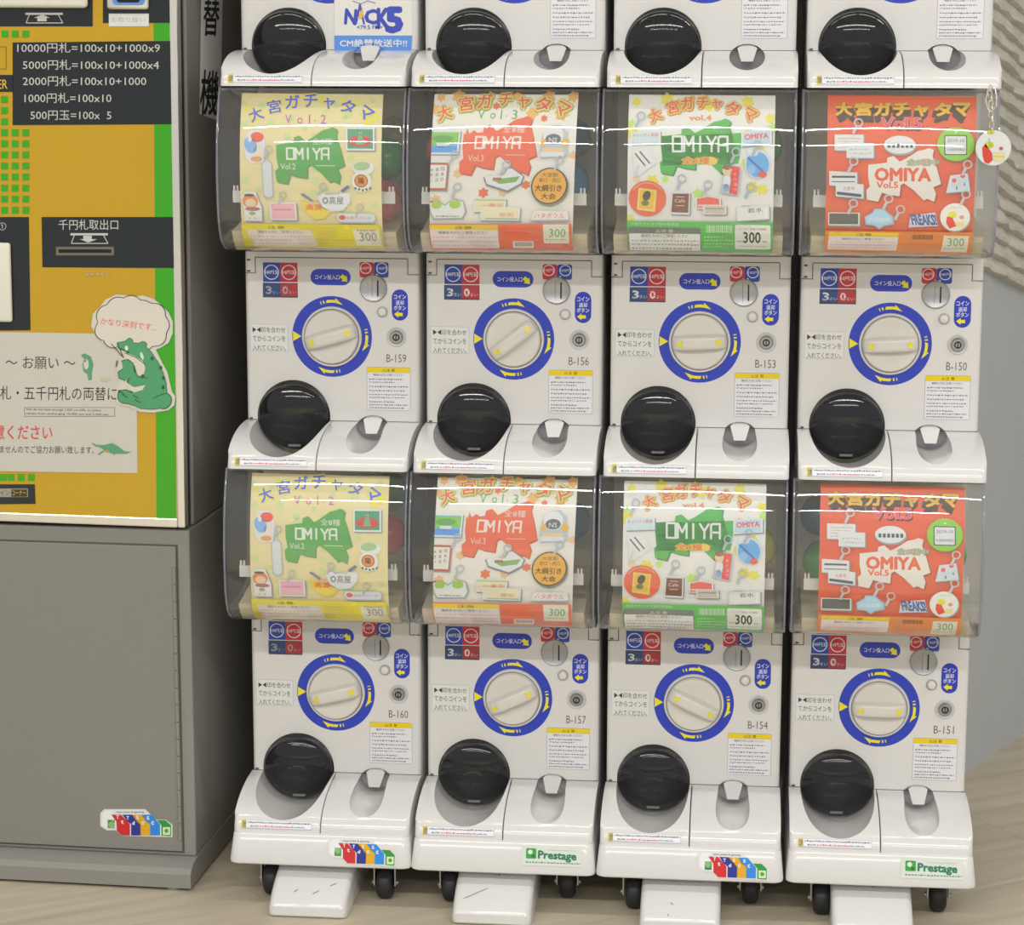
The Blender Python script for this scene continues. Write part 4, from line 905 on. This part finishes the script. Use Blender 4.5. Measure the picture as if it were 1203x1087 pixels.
obj('front_panel', B(-.62, pxr+.001, FY, .008, pzb-.001, UT-.012), mat('yellow_panel', h('c69f22'), .12, noise=.02, scale=3), chg)
# printed face
A = Art(lambda x, y: gx(x, y)); YE = 'c69f22'; GR = '3da11d'; BK = '23282b'
A.rect(-60, -60, 205, 0, YE); A.up()
# green band at right, black slabs
A.poly([(180, -60), (204, -60), (207, 609), (184, 609)], GR); A.up()
A.poly([(15, 50), (204, 48), (204, 146), (15, 147)], BK); A.rect(-40, 88, 16, 108, BK); A.rect(-60, -40, 109, 31, BK); A.rect(121, -40, 203, 27, BK)
A.poly([(-60, 255), (34, 255), (36, 388), (-60, 389)], BK); A.poly([(49, 255), (205, 255), (205, 315), (50, 314)], BK); A.poly([(-60, 569), (41, 569), (42, 592), (-60, 593)], BK)
for i, y in enumerate(range(152, 250, 13)):
    for x in (1.5, 14, 26.5): A.rect(x, y, x+8, y+8, GR)
for y in (113, 126, 139): A.rect(1.5, y, 9.5, y+8, GR)
for x in (2, 14, 26.5): A.rect(x, 36, x+8, 44, GR)
for x in (-10, 0, 9, 21, 33): A.rect(x, 557, x+8, 565, GR)
A.ring(-5, 68, 18, 19, 1.2, '8a6a18', 4, pi/4, pi/4+2*pi)
A.up(); tc_ = 'c2c4bc'
for y, tx, x0, x1 in ((56.5, '10000円札=100x10+1000x9', 20.5, 188), (76.5, '5000円札=100x10+1000x4', 27, 187), (95.5, '2000円札=100x10+1000', 27, 172), (115.5, '1000円札=100x10', 29, 131), (135.5, '500円玉=100x  5', 36, 131)):
    A.text(tx, (x0+x1)/2, y, x1-x0, 11, tc_, off=.006, ref='円')
A.text('CHANGER', -18, 99, 54, 11, 'd8b832', ref='C', off=.005); A.text('千円札取出口', 104, 264, 70, 12, tc_, off=.01)
for (cx, cy, dn) in ((103, 280, 1), (50, 21, 0)):
    A.poly([(cx-20, cy-6), (cx+24, cy-6), (cx+24, cy-3.5), (cx-20, cy-3.5)], tc_); A.line([(cx-15, cy-5), (cx-19, cy+6), (cx+24, cy+6), (cx+18, cy-5)], .9, tc_)
    A.poly([(cx-5, cy-3), (cx+5, cy-3), (cx+5, cy+1), (cx+11, cy+1), (cx+1, cy+5), (cx-9, cy+1), (cx-5, cy+1)] if dn else [(cx-6, cy+4), (cx+5, cy+4), (cx+5, cy), (cx+9, cy), (cx, cy-4), (cx-10, cy), (cx-6, cy)], tc_)
A.text('①', 3, 266, 9, 9, tc_)
A.rect(66, 290, 134, 300, '6f6a58'); A.up(); A.rect(69, 293, 131, 297, '15140f')
A.rect(-20, 574, 33, 584, '9a9a8e'); A.up(); A.rect(13.5, 575, 32, 583.5, '3a3420'); A.text('コイン', 3, 579, 18, 6, '3c3c38'); A.up(); A.text('コーナー', 22.5, 579, 16, 6, 'd8b832', off=.01)
A.scrawl(101, 319, 129, 326, 'b0a488', 1, 3)
A.build('panel_print', front(FY-.0002), chg, m='paint')
# buttons and fittings
bx0, bz0 = gx(-30, 377); bx1, bz1 = gx(13.5, 285)
obj('cover_flap', B(bx0, bx1, FY-.010, FY-.0005, bz0, bz1, bev=.004, seg=3), M['ivory'], chg, smooth=40)['label'] = 'ivory flap on the lower black panel'
bx0, bz0 = gx(-30, 9); bx1, bz1 = gx(104, -30)
obj('cover_flap', B(bx0, bx1, FY-.014, FY-.0005, bz0, bz1, bev=.006, seg=3), M['ivory'], chg, smooth=40)['label'] = 'ivory bill inlet cover at the top'
bx0, bz0 = gx(127, 11); bx1, bz1 = gx(175, -40)
bmr = B(bx0, bx1, FY-.008, FY-.0005, bz0, bz1, bev=.004, seg=3)
obj('display_bezel', bmr, M['chrome'], chg, smooth=40)
A = Art(lambda x, y: gx(x, y, FY-.009)); A.rrect(132, -35, 170, 6, 5, '5c8fd0'); A.up(); A.rrect(137, -35, 164, 3, 3, '15181c')
A.build('display_window', front(FY-.0082), chg, m='paint')
A = Art(lambda x, y: gx(x, y)); A.rect(128, 16, 175, 31, 'd3d4d0'); A.up(); A.text('お取り扱い', 151, 23, 40, 6, 'a9aaa6')
A.build('small_label', front(FY-.0006), chg)
# white label with black characters on the side of the change machine
def side_s(y, z, o): return (-.001+.0002+o, y, z)
A = Art(); inv = gm.inverted()
def sx(u, v):
    d = CAMI.to_3x3() @ Vector(((u-601.5)/2705.3, -(v-543.5)/2705.3, -1)); o = inv @ CAMI.to_translation(); d = inv.to_3x3() @ d
    t = (-.001-o.x)/d.x; p = o+t*d; return p.y, p.z
A = Art(sx); A.poly([(237, -60), (262.5, -60), (258.5, 143), (234, 134)], 'f4f4f2'); A.up()
A.text('替', 248, 20, 18, 44, '1c1c1c', off=.02, rot=.05); A.text('機', 246, 109, 21, 52, '1c1c1c', off=.02, rot=.05); A.text('両', 250, -62, 18, 44, '1c1c1c', off=.02)
A.build('side_label', side_s, chg)

# notice sheet and sticker stuck on the change machine
def sheet(name, pts, col, label, cat, y, draw, m='print', th=.0006):
    P = [gx(u, v, y) for u, v in pts]; cx = sum(p[0] for p in P)/len(P); zb_ = min(p[1] for p in P)
    bm = bmesh.new(); a = [bm.verts.new((p[0]-cx, -th/2, p[1]-zb_)) for p in P]; b = [bm.verts.new((p[0]-cx, th/2, p[1]-zb_)) for p in P]
    tri = tessellate_polygon([[Vector((p[0], p[1], 0)) for p in P]])
    for f in tri: bm.faces.new([a[i] for i in f]); bm.faces.new([b[i] for i in f][::-1])
    n = len(P)
    for i in range(n): bm.faces.new((a[i], b[i], b[(i+1) % n], a[(i+1) % n]))
    o = obj(name, bm, mat(name+'_paper', h(col), .6, noise=.01)); o.matrix_world = gm @ Matrix.Translation((cx, y, zb_)); tag(o, label, cat)
    A = Art(lambda u, v: (lambda q: (q[0]-cx, q[1]-zb_))(gx(u, v, y))); draw(A); A.build('printed_picture', front(-th/2-.0001), o, m=m)
    return o
def lizard(A, X, Y, s, g, dk, al=0):
    f = lambda pts: [(X+x*s, Y+y*s) for x, y in pts]
    A.poly(f([(0, 0), (8, -5), (22, -8), (40, 0), (52, 30), (50, 55), (30, 62), (8, 52), (6, 30), (18, 18), (6, 10)]), g)
def draw_notice(A):
    K = '3f3f40'; z = lambda x, y: (x*220/1139, 380+y*210/1087)
    def T(tx, x0, x1, y, hh, c, off=.0): a, b = z(x0, y), z(x1, y); A.text(tx, (a[0]+b[0])/2, a[1], b[0]-a[0], hh, c, rot=.01, off=off)
    T('～ お願い ～', 35, 460, 240, 14.5, K, .004); T('札・五千円札の両替に', 2, 712, 425, 16, '333335', .008)
    T('慮ください', -40, 318, 662, 17, 'c8504a', .012); T('ませんのでご協力お願い致します。', 0, 572, 768, 9, K, .004)
    a, b = z(148, 510), z(700, 572)
    A.rect(a[0], a[1], b[0], b[1]-1, '77777a'); A.up(); A.rect(a[0]+.7, a[1]+.7, b[0]-.7, b[1]-1.7, 'c3c1b6'); A.up()
    A.text('We do not have enough 1,000 yen bills, so please', 75, 481.8, 88, 3.0, '4c4c50', rot=.012, off=.01); A.text('refrain from exchanging 10,000 yen and 5,000 yen', 79, 486.6, 97, 3.0, '4c4c50', rot=.012, off=.01)
    # two little green lizards
    A.poly([(95, 418), (99, 415), (107, 419), (110, 428), (108, 438), (108, 446), (104, 447), (103, 440), (98, 436), (97, 428), (100, 422)], '5a9a70'); A.up(); A.ell(101.5, 428, 3, 6, 'c9c8bc'); A.ell(100, 424, 1.6, 1.6, 'c88a60')
    A.poly([(110, 522.5), (122, 523), (132, 520.5), (140, 525), (146, 530), (155, 531), (148, 533), (132, 533), (124, 530), (118, 526)], '5a9a70'); A.up(); A.ell(126, 530, 2, 1.5, 'd07a50'); A.line([(113, 524), (109, 521)], 1.6, '5a9a70'); A.line([(122, 530), (116, 533.5)], 1.8, '5a9a70'); A.line([(136, 530), (134, 534)], 1.8, '5a9a70'); A.ell(124, 446, 6, 2, 'b8bd98')
draw_n = sheet('notice_sheet', [(-60, 389), (112, 392), (160, 396), (161.5, 556), (-60, 553)], 'cbc8bd', 'white paper notice with black and red lettering taped to the yellow change machine front', 'notice', FY-.0006, draw_notice)
def bubble(s=1, n=10):
    lobes = [(125, 371, 15), (138, 361, 15), (154, 359, 15), (169, 364, 14), (184, 368, 14), (190, 382, 13), (186, 396, 13), (172, 402, 12), (150, 403, 12), (131, 399, 12), (121, 389, 13)]
    out = []
    cx, cy = 154, 382
    for k in range(72):
        a = 2*pi*k/72; best = 0
        for lx, ly, r in lobes:
            dx, dy = lx-cx, ly-cy; b = dx*cos(a)+dy*sin(a); q = b*b-(dx*dx+dy*dy-(r*s)**2)
            if q > 0: best = max(best, b+math.sqrt(q))
        out.append((cx+best*cos(a), cy+best*sin(a)))
    return out
BUB = bubble()
LZ = [(137, 402), (145, 400), (152, 398), (158, 402), (168, 403), (178, 412), (186, 424), (192, 436), (196, 450), (197, 461), (202, 464), (202, 474), (195, 480), (180, 482), (165, 481), (155, 476), (141, 472), (137, 465), (138, 452), (146, 447), (138, 440), (139, 430), (143, 424), (150, 420), (142, 412), (137, 408)]
def draw_frog(A):
    A.poly([(154+(x-154)*.935, 382+(y-382)*.93) for x, y in BUB], '4c4a4c'); A.up(); A.poly([(154+(x-154)*.91, 382+(y-382)*.90) for x, y in BUB], 'd2cdc0'); A.up()
    A.line([(131, 404), (145, 420), (141, 410)], 1, '3a3a3c')
    A.text('かなり深刻です...', 151, 381, 66, 8, 'd8584a', rot=.12, off=.01, ref='深')
    G = '4d9a68'; DK = '2f5a40'; A.up()
    # sitting generic green lizard, hands to its mouth
    BODY = [(x, y) for x, y in ((138, 403), (146, 401.5), (151, 399.5), (157, 403), (167, 404), (177, 413), (185, 425), (191, 437), (195, 450), (196, 462), (200.5, 466), (200, 474), (193, 478.5), (180, 480.5), (165, 479.5), (158, 476), (150, 474), (141, 471), (139, 463), (140, 459), (148, 459), (155, 461), (150, 448), (154, 442), (162, 446), (158, 432), (150, 420), (147, 415), (152, 414), (140, 409))]
    A.ell(147, 466, 9, 8.5, DK); A.ell(193, 471, 9, 10, DK, a=.5); A.ell(152.5, 401, 4, 4, DK); A.ell(168, 405, 5, 4, DK)
    A.line(BODY+[BODY[0]], 1.5, DK); A.up(); A.poly(BODY, G); A.up(); A.ell(147, 466, 8, 7.5, G); A.ell(193, 471, 8, 9, G, a=.5); A.ell(152.5, 401, 3.2, 3.2, G); A.ell(168, 405, 4.2, 3.2, G)
    A.up(); A.poly([(147, 414), (158, 418), (168, 424), (171, 432), (169, 441), (162, 442), (159, 430), (155, 426), (147, 422)], 'd0cbbc'); A.poly([(150, 450), (158, 455), (168, 453), (171, 452), (168, 458), (158, 461), (151, 457)], 'd0cbbc')
    A.poly([(143, 424), (151, 422), (157, 427), (158, 436), (164, 443), (174, 444), (172, 449), (160, 450), (153, 444), (147, 447), (140, 444), (139, 437), (145, 433)], G); A.up()
    A.line([(143, 424), (151, 422), (157, 427), (158, 436), (164, 443), (174, 444)], .8, DK); A.line([(147, 447), (140, 444), (139, 437), (145, 433)], .8, DK); A.ell(149, 409, 2, 3, 'cfe0c0'); A.ell(167, 418, 1.8, 4.5, 'cfe0c0', a=-.3)
    A.line([(148, 415), (160, 420), (171, 428)], .8, DK); A.line([(196, 462), (188, 464), (180, 468)], .8, DK)
    for x, y in ((179, 421), (189, 432), (192.5, 444), (192, 455), (168, 442)): A.ell(x, y, 2, 2.6, DK, 8)
    for x, y in ((143, 461), (147, 465), (160, 466), (162, 471)): A.line([(x-3, y-1.5), (x+3, y+2)], 1.2, DK)
    A.line([(138, 424), (137, 430)], 2, '7a5a50')
sheet('lizard_sticker', [(137, 472), (136, 462), (140, 448), (136, 440), (138, 428), (142, 420), (138, 409), (138, 408)] + [p for p in BUB[::1] if False] +
      [(130, 406), (121, 402), (112, 393), (107, 383), (109, 369), (118, 360), (124, 352), (137, 346), (150, 347), (156, 349), (168, 347), (180, 351), (188, 357), (198, 367), (203, 378), (203, 392), (198, 403), (188, 409), (183, 411), (190, 425), (197, 438), (200, 452), (202, 460), (206, 466), (205, 476), (198, 482), (180, 485), (165, 484), (152, 478), (141, 476)][::1],
      'd3cfc3', 'cut-out sticker of a green lizard with a white speech cloud on the change machine', 'sticker', FY-.0018, draw_frog)

# ================================================================== radio sticker on the top left machine, key charm on the right
A = Art(lambda x, y: (lambda q: (q[0], q[1]))(pix(280+x*.18288, y*.18288, Matrix.Translation((PX[1], PY[1], PZ[1])), -.001)))
p0 = A.T(615, -140); p1 = A.T(1117, 338)
bm = bmesh.new(); box(bm, p0[0], p1[0], -.0012, -.0004, p1[1], p0[1])
st = obj('radio_sticker', bm, M['paper']); st.location = (PX[1], PY[1], PZ[1]); tag(st, 'blue and white radio station sticker on the top left machine front', 'sticker')
NB = '3a4ab0'
A.poly([(617, 228), (1117, 228), (1112, 338), (617, 333)], '5a8ed6'); A.up()
A.text('N', 722, 108, 70, 92, NB, off=.05, rot=.08); A.text('A', 782, 88, 60, 128, NB, off=.02); A.text('C', 855, 108, 80, 88, NB, off=.05); A.text('K', 930, 118, 70, 120, NB, off=.05); A.text('5', 1002, 128, 92, 150, NB, off=.06); A.up(); A.poly([(765, 120), (800, 45), (800, 115)], 'e0b02c'); A.text('<79.5 FM>', 845, 175, 165, 26, NB, off=.01)
A.line([(735, 8), (790, 25), (830, 5), (880, 20)], 6, '7a86b8'); A.text('CM絶賛放送中!!', 868, 276, 430, 48, 'eef2fa', off=.02, ref='絶'); A.text('Radio', 866, 320, 80, 18, 'c3d4ee')
A.build('printed_picture', front(-.0012), st)

kc = thing('key_charm', 'round white charm with food picture hanging on a chain from the right case', 'key charm', (0, 0, 0))
KM = Matrix.Translation((PX[4], PY[4], 0)); KY = -.162
def kp(u, v): q = pix(u, v, KM, KY); return (PX[4]+q[0], PY[4]+KY, q[1])
cxk = kp(1167, 174); rk = (kp(1188, 174)[0]-kp(1146, 174)[0])/2
bm = lathe_y([(0, -.0015), (rk*.97, -.0015), (rk, -.0008), (rk, .0012), (rk*.97, .002), (0, .002)], cxk[0], cxk[2], 36)
xform(bm, Matrix.Translation((0, cxk[1], 0))); disc = obj('charm_disc', bm, mat('acrylic_white', (.72, .74, .74), .15, noise=.02), kc, smooth=40)
A = Art(lambda u, v: (lambda q: (q[0], q[2]))(kp(1130+u*73/794, 110+v*100/1087)))
A.ell(365, 495, 50, 28, 'c8c838'); A.up(); A.poly([(258, 690), (300, 640), (385, 760), (392, 850), (340, 895), (290, 880), (265, 800)], 'cf4436'); A.ell(350, 655, 58, 44, 'd0c43c'); A.up(); A.ell(365, 660, 24, 32, '9ac03c'); A.line([(345, 570), (350, 630)], 8, '6aa04a')
A.poly([(400, 745), (545, 750), (545, 850), (470, 875), (400, 850)], 'd8cf96'); A.ell(500, 700, 26, 22, 'c4565c'); A.up(); A.line([(400, 800), (545, 805)], 8, 'bcb070')
A.build('printed_picture', lambda x, z, o: (x, cxk[1]-.0016-o, z), disc)
bm = bmesh.new()
path = [(1166, 153), (1165, 147), (1166, 140), (1164, 134), (1166, 128), (1164, 122), (1165, 116), (1163, 110), (1164, 104)]
for i, (u, v) in enumerate(path):
    c_ = Vector(kp(u, v)); n = 12
    pts = [c_+Vector((.0030*cos(2*pi*k/n) if i % 2 else .0008*cos(2*pi*k/n), .0008*cos(2*pi*k/n) if i % 2 else .0030*cos(2*pi*k/n), .0052*sin(2*pi*k/n))) for k in range(n)]
    tube(pts, .0009, 6, bm, closed=True)
obj('chain', bm, M['chrome'], kc, smooth=60)
bm = bmesh.new()
pts = [kp(u, v) for u, v in ((1160, 108), (1158, 118), (1161, 128), (1165, 132), (1170, 126), (1171, 114), (1169, 104), (1163, 101))]
tube(pts, .0013, 8, bm, closed=True); obj('clasp', bm, M['chrome'], kc, smooth=60)
